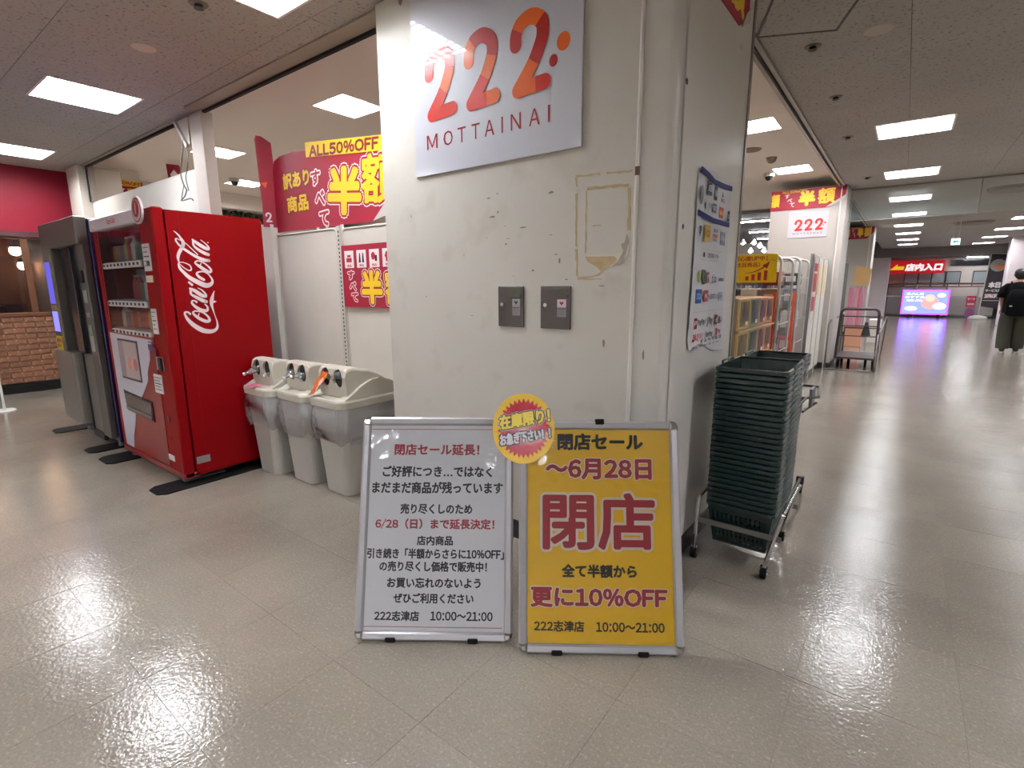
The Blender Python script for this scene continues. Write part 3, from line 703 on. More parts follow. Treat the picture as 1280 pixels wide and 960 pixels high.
# round card: bottom right of it hangs over the yellow stand
BD = thing('round_sale_card', 'round yellow and red starburst sale card between the stands', 'sign', (-.759, 1.546, .004), rot=(-.3009, 0, .6135))
bx, bz, br = -.291, .836, .121
MB().prism(disc(bx, bz, br, br*1.13, 48), -.030, -.026).build('card', mat('card_yellow', (232,190,66), .2, coat=.6), BD)
shape(BD, [(bx+(a-bx), bz+(b-bz)*1.13) for a, b in starburst(bx, bz, .088, .103, 34)], mat('card_red', (170,28,50), .2, coat=.6), y=-.031, name='starburst')
bo = mat('card_black', (30,20,18), .3); bw = mat('card_white', (222,216,222), .3); by = mat('card_letter_yellow', (240,214,90), .3)
text(BD, '在庫限り！', bx+.004, bz+.036, .200, .058, by, y=-.0335, bold=.05, ang=.16, outline=((bo, .07), (bw, .10)), shear=.08)
text(BD, 'お急ぎ下さい！！', bx+.006, bz-.032, .200, .047, bw, y=-.0335, bold=.05, ang=.16, outline=((bo, .09),), shear=.08)
MB().tube([(bx, -.026, bz-.03), (bx, -.012, bz-.05)], .012, 8).build('clip', black_rub, BD)
# ------------------------------------------------------------------ left shop front
panel_m = mat('partition_panel', (212,205,194), .5, var=.07, vscale=3, bump=.04, bscale=90)
ppost = mat('slotted_upright', (196,190,180), .4)
def partition(x0, x1, z1, label, y=2.30):
    t = thing('partition_panel', label, 'panel', (x0, y, 0), 0, 'shop back panels behind the bins'); w = x1-x0
    MB().bbox(0, w, .012, .035, .04, z1, .003).build('sheet', panel_m, t)
    mb = MB(); r = .04
    a = [(.012, .05), (.012, z1-.01-r)] + [(.012+r-r*math.cos(q), z1-.01-r+r*math.sin(q)) for q in (PI/2*i/5 for i in range(1, 6))] + [(w-.012-r+r*math.sin(q), z1-.01-r+r*math.cos(q)) for q in (PI/2*i/5 for i in range(0, 6))] + [(w-.012, .05)]
    mb.tube([(p[0], .010, p[1]) for p in a], .006, 6)
    mb.build('edge_bead', ppost, t)
    MB().box(0, w, 0, .04, 0, .04).build('kick_strip', base_mat, t)
    return t
partition(-4.175, -3.335, 1.785, 'plain pale shop partition panel behind the leftmost bins')
partition(-3.285, -2.535, 1.775, 'pale partition panel behind bins with the small half-price poster')
t = thing('slotted_upright', 'narrow slotted metal upright joining the two partition panels', 'upright', (-3.31, 2.30, 0))
MB().bbox(-.022, .022, 0, .035, 0, 1.79, .002).build('post', ppost, t)
mb = MB()
for k in range(58): mb.box(-.006, .006, -.0006, 0, .06+.0295*k, .075+.0295*k)
mb.build('slot_row', dark, t, kind='stuff')
tag(MB().bbox(-4.42, -4.18, 2.27, 2.33, 0, 1.865, .003).build('end_board', mat('end_board_cream', (206,200,190), .5)), 'narrow upright cream board between the red machine and partition', 'board')
wl = tag(MB().bbox(-8.55, -5.385, 2.27, 2.33, 0, 2.455, .003).build('wall_left', mat('hoarding_white', (206,200,188), .55, var=.04, vscale=1)), 'white hoarding wall standing behind the vending machines', 'wall', kind='structure')
tag(MB().bbox(-5.1, -4.43, 2.29, 2.33, 0, 1.76, .003).build('wall_low', panel_m), 'low panel hidden behind the red vending machine', 'wall', kind='structure')
pt = thing('shutter_post', 'tall white steel post rising to the ceiling behind red machine', 'post', (-5.22, 2.22, 0))
MB().bbox(-.115, .125, 0, .10, 0, 2.89, .004).build('post', mat('post_cream', (192,184,174), .4, metal=.2), pt)
MB().bbox(-.150, -.118, .02, .08, 0, 2.84, .003).build('side_channel', alu2, pt)
MB().prism([(-.37,2.878),(-.12,2.878),(-.12,2.66),(-.15,2.63),(-.17,2.66),(-.36,2.85)], -.01, .03).build('bracket', post_mat, pt)
MB().prism([(-.38,2.872),(-.34,2.872),(-.135,2.64),(-.155,2.61)], -.035, -.01).build('bracket_lip', mat('lip_white', (205,202,198), .4), pt)
mb = MB()
mb.tube(cr([(-.20,-.03,2.70),(-.215,-.05,2.55),(-.26,-.06,2.42),(-.24,-.06,2.32),(-.20,-.05,2.25)], 5), .0065, 6)
mb.build('cable', mat('cable_grey', (66,62,60), .5), pt)
MB().tube(cr([(-.16,-.02,2.60),(-.15,-.04,2.45),(-.19,-.05,2.36),(-.16,-.05,2.24)], 5), .005, 6).build('cable', mat('cable_grey'), pt)
mb = MB(); mb.tube(cr([(-.20,-.05,2.25),(-.26,-.05,2.20),(-.35,-.05,2.175),(-.27,-.06,2.165),(-.14,-.05,2.17),(-.11,-.04,2.15)], 5), .006, 6); mb.tube(cr([(-.23,-.06,2.29),(-.29,-.06,2.21),(-.33,-.05,2.18)], 4), .004, 6)
mb.build('cable_end', mat('cable_grey'), pt)
# far left pillar, red wall, brick wall, restaurant window
pl2 = thing('pillar', 'square cream pillar at the far left end of hoarding', 'column', (0,0,0), kind='structure')
MB().bbox(-8.98, -8.52, 2.15, 2.62, 0, CZ, .01).build('shaft', mat('pillar_cream', (200,190,178), .5), pl2)
MB().box(-8.52, -8.48, 2.24, 2.30, 2.455, CZ).build('dark_jamb', dark, pl2)
MB().box(-8.48, -8.44, 2.25, 2.31, 2.455, CZ).build('jamb', alu2, pl2)
XW = -9.2
MB_ = MB(); MB_.box(XW-.12, XW, RY0, 2.27, 2.08, CZ+.2)
rw = tag(MB_.build('wall_red', mat('wall_red_vinyl', (120,15,34), .5, spec=.2, var=.06, vscale=1.2)), 'glossy red fascia wall above the restaurant windows', 'wall', kind='structure')
tag(MB().bbox(XW-.02, XW+.035, RY0, 2.27, 2.015, 2.085, .004).build('trim_3', mat('fascia_dark', (58,12,18), .5)), 'dark strip under the red fascia', 'trim', kind='structure')
bk = tag(MB().box(XW-.14, XW-.012, RY0, 2.27, 0, 1.02).build('wall_brick', mat('mortar', (150,118,88), .9)), 'weathered orange brick wall below the restaurant windows', 'wall', kind='structure')
bm_ = mat('brick_face', (142,92,66), .85, var=.45, vscale=9, speck=(190,150,112), sscale=40, rnd=.25, bump=.6, bscale=60, dist=.006)
bh, bw_ = .0725, .215; bme = None; restb = MB()
for r in range(12):
    for c in range(-26, 12):
        y0 = 2.27-(c+1)*bw_ + (bw_/2 if r % 2 else 0); z0 = .13+r*bh
        if y0 < RY0: continue
        if y0 > .75 and y0+bw_ < 2.3:
            if bme is None: o = MB().bbox(-.012, .010, .005, bw_-.005, .005, bh-.005, .004).build('brick', bm_, bk, (XW, y0, z0)); bme = o.data
            else: o = link('brick', bme, None, bk, (XW+R.uniform(-.004, .004), y0, z0))
        elif y0+bw_ < 2.3: restb.box(XW-.012, XW+.01, y0+.005, y0+bw_-.005, z0+.005, z0+bh-.005)
restb.build('bricks_beyond', bm_, bk, kind='stuff')
tag(MB().box(XW-.02, XW+.02, RY0, 2.27, 0, .13).build('baseboard_left', mat('base_black', (10,8,8), .35)), 'black base strip under the brick wall', 'baseboard', kind='structure')
sill = mat('wood_brown', (92,52,26), .45, var=.3, vscale=12)
wn = thing('window_1', 'restaurant window with brown wooden mullions above the bricks', 'window', (0,0,0), kind='structure')
MB().bbox(XW-.06, XW+.02, RY0, 2.27, 1.0, 1.05, .004).build('sill', sill, wn)
MB().bbox(XW-.06, XW+.005, RY0, 2.27, 1.99, 2.02, .003).build('head', sill, wn)
for y in (1.655, .35, -1.0, -2.4): MB().bbox(XW-.05, XW+.01, y-.035, y+.035, 1.04, 2.0, .004).build('mullion', sill, wn)
wg = film('window_glass_smoky', (60,40,34), .18, gloss=1.0, rough=.05)
for a, b in ((1.69, 2.26), (.385, 1.62), (-.965, .315), (-2.365, -1.035), (-4.9, -2.435)): MB().box(XW-.03, XW-.024, a, b, 1.05, 1.99).build('pane', wg, wn)
rm = thing('wall_restaurant', 'dim brown restaurant interior behind the windows', 'wall', (0,0,0), kind='structure')
mb = MB(); mb.box(-12.6, -12.5, RY0, 2.27, 0, 2.9); mb.box(-12.6, XW-.14, 2.27, 2.33, 0, 2.9); mb.box(-12.6, XW-.12, RY0, 2.27, 2.55, 2.6)
mb.build('shell', mat('restaurant_wall', (104,76,60), .7, var=.2, vscale=1.5), rm)
def pendant(x, y, z, label):
    t = thing('pendant_lamp', label, 'lamp', (x, y, z), 0, 'restaurant pendant lamps')
    MB().sphere((0,0,0), .075, 14).build('bulb', emis('bulb_warm', (255,206,160), 22), t)
    MB().cyl((0,0,.05), (0,0,.12), .10, .03, 16).build('shade', mat('shade_brass', (120,90,50), .4, metal=.6), t)
    MB().cyl((0,0,.12), (0,0,2.55-z), .006, n=6).build('cord', dark, t)
pendant(-10.6, 1.10, 1.86, 'glowing pendant lamp behind the window, leftmost at picture edge')
pendant(-10.9, 1.85, 1.93, 'glowing pendant lamp behind window beside the wooden mullion')
pendant(-12.0, 2.1, 1.75, 'small dim pendant lamp deep in the restaurant')
for i, (x, y) in enumerate(((-10.4, 1.3), (-11.4, 1.75))):
    t = thing('dining_chair', ('dark wooden restaurant chair nearer the brick wall' if i == 0 else 'dark wooden restaurant chair farther from brick wall'), 'chair', (x, y, 0), .4+i, 'restaurant chairs')
    wm = mat('chair_wood', (58,34,22), .5)
    MB().bbox(-.2, .2, -.2, .2, .43, .46, .01).build('seat', wm, t); MB().bbox(-.2, .2, .17, .2, .8, 1.12, .01).build('backrest', wm, t)
    for sx in (-1, 1):
        for sy in (-1, 1): MB().cyl((sx*.18, sy*.18, 0), (sx*.18, sy*.18, .43 if sy < 0 else .9), .016, n=6).build('leg', wm, t)
# interior side wall with distant banner, soffit
tag(MB().box(-9.3, -9.2, 2.33, 3.05, 0, SZ).build('wall_shop_side', mat('shop_wall', (228,220,210), .7)), 'pale inner side wall of the shop seen over the hoarding', 'wall', kind='structure')
tag(MB().box(-13, -9.3, 3.0, 3.05, 0, SZ).build('wall_shop_return', MATS['shop_wall']), 'return of the pale shop wall', 'wall', kind='structure')
tag(MB().box(-13.1, -13, 3.05, 22, 0, SZ).build('wall_shop_left', MATS['shop_wall']), 'far left wall of the shop', 'wall', kind='structure')
tag(MB().box(-13, -2.9, 21.9, 22, 0, SZ).build('wall_shop_back', MATS['shop_wall']), 'far back wall of the shop', 'wall', kind='structure')
sf = tag(MB().box(-10.6, -9.95, 3.05, 9, 2.79, SZ).build('trim_4', mat('soffit_white', (226,220,212), .6)), 'white soffit band high in the shop', 'trim', kind='structure')
tag(MB().box(-10.5, -10.3, 3.05, 9, 0, 2.60).build('wall_display', MATS['shop_wall']), 'display wall below the leaf garland', 'wall', kind='structure')
gmb = MB()
for k in range(420):
    y = R.uniform(3.6, 6.2); z = R.uniform(2.58, 2.78); x = -10.25+R.uniform(-.08, .08); a = R.uniform(0, 6.3); s = R.uniform(.03, .06)
    gmb.add([(x, y-s*math.cos(a), z-s*math.sin(a)), (x+.03, y+s*.4*math.sin(a), z-s*.4*math.cos(a)), (x, y+s*math.cos(a), z+s*math.sin(a)), (x-.01, y-s*.4*math.sin(a), z+s*.4*math.cos(a))], [(0,1,2,3)])
tag(gmb.build('leaf_garland', mat('leaf_dark', (48,56,36), .7, var=.6, vscale=14)), 'dark green leaf garland along the top of shop display', 'garland', kind='stuff')
def mini_banner(x0, z0, w, h, loc, rotz, label, nm='sale_banner', grp=None, full=True):
    t = thing(nm, label, 'banner', loc, rotz, grp)
    MB().box(x0, x0+w, -.004, 0, z0, z0+h).build('sheet', banred, t)
    return t
mbn = mini_banner(0, 2.60, .42, .30, (-9.195, 2.66, 0), PI/2, 'small far red sale banner on the shop side wall')
MB().box(0, .40, -.008, -.004, 2.82, 2.90).build('yellow_strip', inkyel, mbn); text(mbn, 'ALL50%OFF', .20, 2.86, .38, .05, inkred, y=-.010, bold=.05)
text(mbn, 'すべて', .12, 2.74, .14, .10, inkwhite, y=-.006, bold=.03); text(mbn, '半額', .31, 2.72, .20, .15, inkyel, y=-.006, bold=.06)
hb = thing('hanging_banner', 'small red vertical banner far in the shop left of post', 'banner', (-8.3, 3.10, 0), .25)
MB().prism([(0,3.04),(.26,3.00),(.30,2.85),(.27,2.55),(.04,2.5)], -.004, 0).build('sheet', banred, hb)
MB().prism([(.07,2.9),(.15,2.95),(.22,2.88),(.2,2.7),(.09,2.66)], -.008, -.004).build('white_blot', inkwhite, hb)
# ------------------------------------------------------------------ big banner above the partition panels
BN = thing('half_price_banner', 'wide red and yellow banner reading ALL50%OFF above the panels', 'banner', (-4.165, 2.33, 0))
prof = [(0,1.80),(0,2.28),(.03,2.345),(.12,2.372),(.30,2.378),(.48,2.36),(1.62,2.25),(1.62,2.02),(1.40,1.92),(1.25,1.795)]
MB().prism(prof, -.008, -.003).build('sheet', banred, BN)
MB().prism([(.488,2.415),(.493,2.309),(1.60,2.205),(1.60,2.295)], -.013, -.009).build('yellow_strip', inkyel, BN)
text(BN, 'ALL50%OFF', .937, 2.312, .80, .082, inkdarkred, y=-.014, bold=.06, ang=-.082)
text(BN, '訳あり', .325, 2.175, .37, .125, inkyel, y=-.010, bold=.045, outline=(inkdarkred, .10))
text(BN, '商品', .325, 2.0, .30, .125, inkyel, y=-.010, bold=.045, outline=(inkdarkred, .10))
def stacked(par, chars, x, z0, dz, w, h, m, out, y, b=.06, skew=0):
    for i, c in enumerate(chars): text(par, c, x+skew*i, z0-dz*i, w, h, m, y=y, bold=b, outline=out)
stacked(BN, 'すべて', .59, 2.155, .148, .12, .105, inkred, ((inkwhite, .11),), -.010, .04, .038)
text(BN, '半', .93, 2.025, .40, .33, inkyel, y=-.012, ang=-.10, bold=.055, outline=((banred, .045), (inkwhite, .07)), rep=12)
text(BN, '額', 1.315, 2.065, .38, .32, inkyel, y=-.0105, ang=-.06, bold=.03, outline=((banred, .045), (inkwhite, .07)), rep=12)
MB().prism([(1.24,1.795),(1.40,1.925),(1.62,2.02),(1.60,1.96),(1.42,1.83)], -.018, -.013).build('turned_corner', mat('banner_back'), BN)
mb = MB()
for x in (.56, .68, .86): mb.box(x, x+.035, -.012, -.006, 1.775, 1.80)
mb.build('tape_tab', mat('tape_white', (220,216,210), .5), BN, kind='stuff')
VB = thing('side_banner', 'narrow upright red banner at the left end of wide banner', 'banner', (-4.205, 2.215, 0), PI/2-.25)
MB().prism([(0,2.50),(.01,2.53),(.05,2.53),(.12,2.49),(.125,2.36),(.13,2.15),(.14,1.84),(.01,1.84),(.015,2.0)], -.004, 0).build('sheet', banred, VB)
digit_two(VB, -.115, [(0,10,inkwhite)], sc=.22, oz=1.82, y=-.006)
MB().prism([(.02,2.18),(.07,2.19),(.05,2.14)], -.006, -.0045).build('orange_mark', inkorange, VB)
# small poster on the second panel
SP = thing('small_poster', 'small red half-price poster with icon row on the second panel', 'poster', (-3.275, 2.297, 0))
MB().box(0, .735, -.005, -.001, 1.215, 1.648).build('sheet', banred, SP)
for k in range(5):
    rect(SP, .035+.14*k, .14+.14*k, 1.49, 1.61, inkwhite, y=-.0055, name='icon_tile')
    x = .0875+.14*k
    if k == 0: rect(SP, x-.03, x+.03, 1.53, 1.56, inkred, y=-.006, name='icon'); rect(SP, x-.02, x+.02, 1.565, 1.58, inkred, y=-.006, name='icon')
    elif k == 1:
        for s in (-1, 1): shape(SP, [(x+s*.018-.012,1.525),(x+s*.018+.012,1.525),(x+s*.018+.005,1.59),(x+s*.018-.004,1.59)], inkblack, y=-.006, name='icon')
    elif k == 2: shape(SP, disc(x-.01,1.565,.022,.026), inkred, y=-.006, name='icon'); rect(SP, x+.008, x+.03, 1.53, 1.57, inkblack, y=-.0061, name='icon')
    elif k == 3: shape(SP, [(x-.03,1.56),(x-.015,1.59),(x+.015,1.59),(x+.03,1.56),(x+.018,1.55),(x+.018,1.525),(x-.018,1.525),(x-.018,1.55)], inkred, y=-.006, name='icon'); 
    else: rect(SP, x-.03, x+.03, 1.53, 1.575, inkred, y=-.006, name='icon')
    text(SP, '商品', x, 1.506, .05, .018, inkred, y=-.006, bold=.03, rep=4)
stacked(SP, 'すべて', .10, 1.44, .078, .075, .062, inkred, ((inkwhite, .11),), -.007, .05, .015)
text(SP, '半', .33, 1.355, .23, .235, inkyel, y=-.009, bold=.05, outline=((banred, .045), (inkwhite, .07)), rep=12)
text(SP, '額', .585, 1.355, .24, .235, inkyel, y=-.0075, bold=.03, outline=((banred, .045), (inkwhite, .07)), rep=12)
MB().prism([(.66,1.215),(.735,1.27),(.735,1.215)], -.009, -.006).build('turned_corner', mat('banner_back'), SP)
# ------------------------------------------------------------------ the red drinks machine
VM = thing('vending_machine', 'red drinks vending machine with white script on its side', 'vending machine', (-5.03, 1.31, 0))
vw, vd = 1.20, .70
mb = MB(); mb.bbox(0, vw, .31, vd, .06, 1.85, .006); mb.box(0, .10, .075, .315, .06, 1.85); mb.box(.965, vw, .075, .315, .06, 1.85); mb.box(.10, .965, .075, .31, .06, 1.02); mb.box(.10, .965, .075, .315, 1.80, 1.85)
mb.build('body', red, VM)
mb = MB()      # door frame: ring of boxes around window etc.
mb.bbox(0, .075, 0, .07, .05, 1.862, .006); mb.bbox(vw-.235, vw, 0, .07, .05, 1.862, .008)
mb.box(.07, vw-.23, .03, .07, .05, 1.02)
mb.build('door', red, VM)
MB().box(.07, .10, .004, .07, .05, 1.80).build('door_edge', mat('dark_red', (92,10,16), .4), VM)
MB().box(.03, vw-.03, .10, vd-.05, .045, .062).build('underside', dark, VM)
MB().bbox(0, vw, -.004, .10, .045, .085, .004).build('toe_panel', redface, VM)
MB().bbox(.02, 1.0, -.022, .07, 1.778, 1.864, .006).build('header', mat('header_white', (206,202,208), .3), VM)
text(VM, 'Coca-Cola', .52, 1.822, .17, .040, mat('header_pink', (196,90,104), .5), y=-.0235, bold=.05)
# lower face: red with a flowing white field
MB().box(.075, .97, -.004, .03, .10, 1.02).build('lower_face', redface, VM)
MB().prism([(.078,1.015),(.93,1.005),(.925,.97),(.88,.955),(.86,.86),(.80,.79),(.78,.76),(.77,.70),(.62,.58),(.44,.48),(.37,.32),(.30,.22),(.26,.11),(.095,.11)], -.007, -.0045).build('white_field', mat('field_white', (186,184,196), .35, coat=.4), VM)
mb = MB(); mb.bbox(.245, .655, -.012, -.004, .675, .978, .004)
pw_ = mb.build('poster_frame', mat('poster_frame_dark', (70,52,52), .4), VM)
MB().box(.262, .64, -.0135, -.012, .69, .965).build('poster_print', mat('poster_print_grey', (168,150,150), .35, var=.12, vscale=6), pw_)
rect(pw_, .262, .36, .69, .965, mat('poster_shade', (140,124,126), .4), y=-.0142, name='print_patch')
for q, (c, a) in enumerate((((190,130,110), .46), ((196,150,140), .53), ((172,100,96), .58))): MB().prism(disc(a, .80, .038, .045, 12), -.0150-.0002*q, -.0145).build('print_patch', mat('food_%d' % q, c, .5), pw_)
# flap
fpp = [(.215,.575),(.79,.548),(.79,.398),(.25,.415)]
MB().prism(fpp, -.010, -.004).build('flap_frame', mat('flap_frame', (28,16,18), .35), VM)
MB().prism([(.235,.560),(.775,.536),(.775,.44),(.255,.452)], -.013, -.010).build('flap', mat('flap_glass', (58,52,54), .12, coat=.6), VM)
MB().prism([(.255,.452),(.775,.44),(.775,.415),(.258,.428)], -.018, -.010).build('flap_lip', mat('flap_lip', (104,92,88), .35), VM)
# display cabinet
cab = mat('cabinet_inside', (170,166,172), .5)
mb = MB(); mb.box(.10, .965, .30, .31, 1.02, 1.80); mb.box(.10, .965, .07, .31, 1.79, 1.80); mb.box(.10, .965, .07, .31, 1.02, 1.03)
mb.build('cabinet', cab, VM)
stripm = mat('button_strip', (206,200,198), .3); btn = mat('button_black', (38,34,38), .3)
bme2 = None
for r, z in enumerate((1.52, 1.242, 1.03)):
    s = MB().bbox(.105, .90 if r else .89, .004, .03, z-.022, z+.022, .006).build('button_strip', stripm, VM)
    MB().box(.10, .965, .03, .25, z+.022, z+.030).build('shelf', cab, VM)
    for k in range(10):
        x = .145+.078*k
        if bme2 is None: o = MB().bbox(-.014, .014, -.004, .002, -.008, .012, .002).build('button', btn, s, (x, .003, z)); bme2 = o.data
        else: link('button', bme2, None, s, (x, .003, z))
for (x0, x1, z0, z1, c) in ((.16,.50,1.275,1.50,(160,166,184)), (.17,.36,1.06,1.2,(120,112,110)), (.12,.45,1.56,1.78,(86,72,92)), (.52,.88,1.56,1.62,(110,60,66))):
    MB().box(x0, x1, .20, .205, z0, z1).build('inner_card', mat('card_%d%d' % (c[0], c[1]), c, .5), VM)
MB().box(.098, .967, .006, .010, 1.045, 1.795).build('display_glass', film('display_glass', (90,86,96), .04, gloss=.42, rough=.03), VM)
MB().bbox(.10, .965, .05, .07, 1.785, 1.795, .002).build('display_light', mat('unlit_tube', (150,150,158), .3), VM)
stk = mat('sticker_white', (198,192,192), .4)
for nm, x0, x1, z0, z1 in (('coin_panel',.985,1.105,1.465,1.64),('price_card',.985,1.10,1.392,1.436),('notice_label',.99,1.08,1.05,1.22),('notice_label',.88,1.025,.632,.766),('coin_return',.965,1.085,.80,.892),('maker_label',.965,1.065,.153,.195)):
    s = MB().bbox(x0, x1, -.005, 0, z0, z1, .001).build(nm, mat('coin_grey', (150,150,156), .3) if nm == 'coin_return' else (mat('card_cream', (196,186,160), .4) if nm == 'price_card' else stk), VM)
    if nm in ('notice_label', 'coin_panel'):
        for q in range(5):
            zz = z1-.02-(z1-z0-.03)*q/5
            rect(s, x0+.012, x1-.015-.02*(q % 2), zz-.008, zz, inkgrey if q != 2 else inkblack, y=-.0056, name='fine_print')
MB().bbox(1.035, 1.085, -.02, -.004, .80, .892, .003).build('return_cup', mat('cup_black', (26,22,24), .3), VM)
MB().bbox(1.05, 1.085, -.012, -.005, 1.50, 1.53, .002).build('coin_slot', btn, VM)
MB().bbox(.86, .955, -.008, -.004, .93, .975, .003).build('card_reader', mat('reader_blue', (62,58,120), .3), VM)
MB().cyl((.99,-.018,.925), (.99,-.004,.925), .032, n=20).build('reader_knob', mat('knob_maroon', (100,22,40), .3), VM)
rect(VM, .87, .94, .982, .992, inkgrey, y=-.0078, name='fine_print')
MB().bbox(1.03, 1.07, -.006, 0, .43, .485, .002).build('finger_pull', mat('pull_dark', (70,8,12), .4), VM)
MB().cyl((1.052,-.004,.32), (1.052,0,.32), .008, n=10).build('lock', chrome, VM)
# round badge on the top corner
bd = MB().prism(disc(1.055, 1.845, .085, .085, 32), -.030, -.018).build('round_badge', mat('badge_pale', (206,186,186), .35), VM)
MB().prism(disc(1.055, 1.845, .076, .076, 32), -.032, -.030).build('badge_ring', mat('badge_ring', (120,70,74), .35), bd)
MB().prism(disc(1.055, 1.845, .066, .066, 32), -.0335, -.032).build('badge_ring', mat('badge_pale'), bd)
MB().prism(disc(1.055, 1.853, .052, .052, 28), -.035, -.0335).build('badge_disc', mat('badge_red', (150,20,34), .35), bd)
MB().prism([(1.045,1.82),(1.065,1.82),(1.068,1.86),(1.06,1.89),(1.05,1.89),(1.042,1.86)], -.037, -.035).build('bottle_emblem', mat('badge_pink', (220,150,156), .4), bd)
for x in (.12, vw-.10):
    MB().cyl((x,.62,.009), (x,.62,.065), .02, n=10).build('rear_foot', mat('foot_steel', (130,136,134), .35, metal=.6), VM)
    mb = MB(); mb.cyl((x,.06,.016), (x,.06,.065), .014, n=10); mb.cyl((x,.06,.014), (x,.06,.03), .032, n=14)
    mb.bbox(x-.035, x+.035, .02, .30, .009, .018, .002)
    mb.build('levelling_foot', mat('foot_steel', (130,136,134), .35, metal=.6), VM)
# script on the side panel
SD = MB().box(vw-.001, vw+.0006, .078, .70, .075, 1.845).build('side_skin', red, VM)
for (y0_, y1_, z0_, z1_) in ((.152, .153, .075, 1.845),): MB().box(vw, vw+.0012, y0_, y1_, z0_, z1_).build('panel_seam', mat('seam_red', (96,6,12), .4), VM)
CCS = [[[1.426,1.719,0.0013],[1.446,1.7,0.0093],[1.461,1.677,0.0134],[1.473,1.65,0.0209],[1.469,1.628,0.0209],[1.454,1.603,0.0208],[1.438,1.574,0.0194],[1.432,1.55,0.016],[1.433,1.526,0.008]],[[1.438,1.51,0.0047],[1.462,1.485,0.0054],[1.49,1.469,0.0075],[1.504,1.479,0.0076],[1.497,1.503,0.0069],[1.469,1.518,0.0061],[1.444,1.522,0.0054],[1.431,1.512,0.0094],[1.435,1.484,0.0168],[1.456,1.456,0.0203],[1.488,1.422,0.0262],[1.536,1.393,0.0315],[1.582,1.372,0.0329],[1.615,1.38,0.0249],[1.629,1.402,0.015],[1.623,1.423,0.0108],[1.606,1.448,0.0086],[1.577,1.464,0.0092],[1.546,1.46,0.0112],[1.534,1.447,0.0139],[1.549,1.426,0.0193],[1.574,1.41,0.0177]],[[1.553,1.576,0.0069],[1.519,1.613,0.0055],[1.484,1.648,0.0047],[1.45,1.666,0.006],[1.435,1.672,0.0073],[1.431,1.66,0.0086],[1.447,1.633,0.0133],[1.476,1.607,0.0162],[1.512,1.581,0.0171],[1.55,1.558,0.0202],[1.589,1.542,0.0229],[1.62,1.539,0.0196]],[[1.532,1.672,0.0103],[1.56,1.649,0.0215],[1.598,1.625,0.0232],[1.624,1.615,0.0178],[1.626,1.63,0.0128],[1.611,1.65,0.0078],[1.583,1.673,0.0035]],[[1.536,1.663,0.0155],[1.535,1.635,0.0124],[1.559,1.61,0.0181],[1.594,1.589,0.0218],[1.62,1.579,0.0213]],[[1.547,1.535,0.009],[1.574,1.529,0.0091],[1.606,1.506,0.01],[1.627,1.478,0.0143],[1.62,1.462,0.0158],[1.595,1.47,0.0234],[1.56,1.496,0.021],[1.535,1.515,0.0118],[1.533,1.526,0.0097],[1.547,1.535,0.009]],[[1.561,1.503,0.0077],[1.569,1.52,0.0049]],[[1.48,1.392,0.0135],[1.496,1.376,0.016]],[[1.482,1.351,0.0135],[1.511,1.335,0.0241],[1.547,1.307,0.0253],[1.574,1.298,0.0181],[1.575,1.313,0.0123],[1.554,1.34,0.0082],[1.53,1.355,0.0032]],[[1.485,1.339,0.0159],[1.485,1.314,0.0144],[1.514,1.293,0.0202],[1.551,1.271,0.0246],[1.574,1.262,0.0206]],[[1.512,1.261,0.0137],[1.5,1.27,0.0096],[1.486,1.268,0.0104],[1.484,1.252,0.0144],[1.506,1.226,0.0194],[1.539,1.204,0.0238],[1.571,1.202,0.019],[1.578,1.224,0.0124],[1.564,1.245,0.0091]],[[1.496,1.201,0.0097],[1.519,1.198,0.0098],[1.546,1.188,0.0107],[1.575,1.159,0.0141],[1.58,1.133,0.0192],[1.559,1.128,0.0216],[1.521,1.147,0.0213],[1.489,1.176,0.0161],[1.483,1.193,0.0113],[1.496,1.201,0.0097]],[[1.511,1.164,0.0089],[1.52,1.185,0.0049]],[[1.463,1.183,0.0144],[1.453,1.194,0.0119],[1.436,1.195,0.0134],[1.432,1.179,0.0142],[1.45,1.14,0.0224],[1.485,1.1,0.0292],[1.533,1.067,0.0322],[1.58,1.057,0.0277],[1.614,1.066,0.0203],[1.629,1.091,0.0145],[1.629,1.126,0.0085],[1.619,1.17,0.0059],[1.611,1.21,0.0109],[1.606,1.244,0.0209],[1.612,1.278,0.0234],[1.624,1.312,0.0117],[1.634,1.334,0.0017]],[[1.616,1.261,0.0209],[1.639,1.261,0.0017]],[[1.626,1.659,0.0071],[1.628,1.659,0.0071]]]
mb = MB()
for st in CCS: ribbon(mb, cr([(a-1.31, b, max(c, .004)) for a, b, c in st], 5), y=0)
mb.v = [(vw+.0022+1e-5*(i % 7)*0+y, x, z) for i, (x, y, z) in enumerate(mb.v)]
flat(mb, 'script_lettering', mat('script_white', (222,206,206), .35, coat=.3), VM)
s = MB().box(vw+.0006, vw+.003, .085, .172, .140, .190).build('rating_plate', mat('plate_grey', (140,134,128), .4, metal=.3), VM)
for q in range(4): MB().box(vw+.003, vw+.0036, .092, .155-.01*q, .178-.009*q, .181-.009*q).build('fine_print', inkgrey, s)
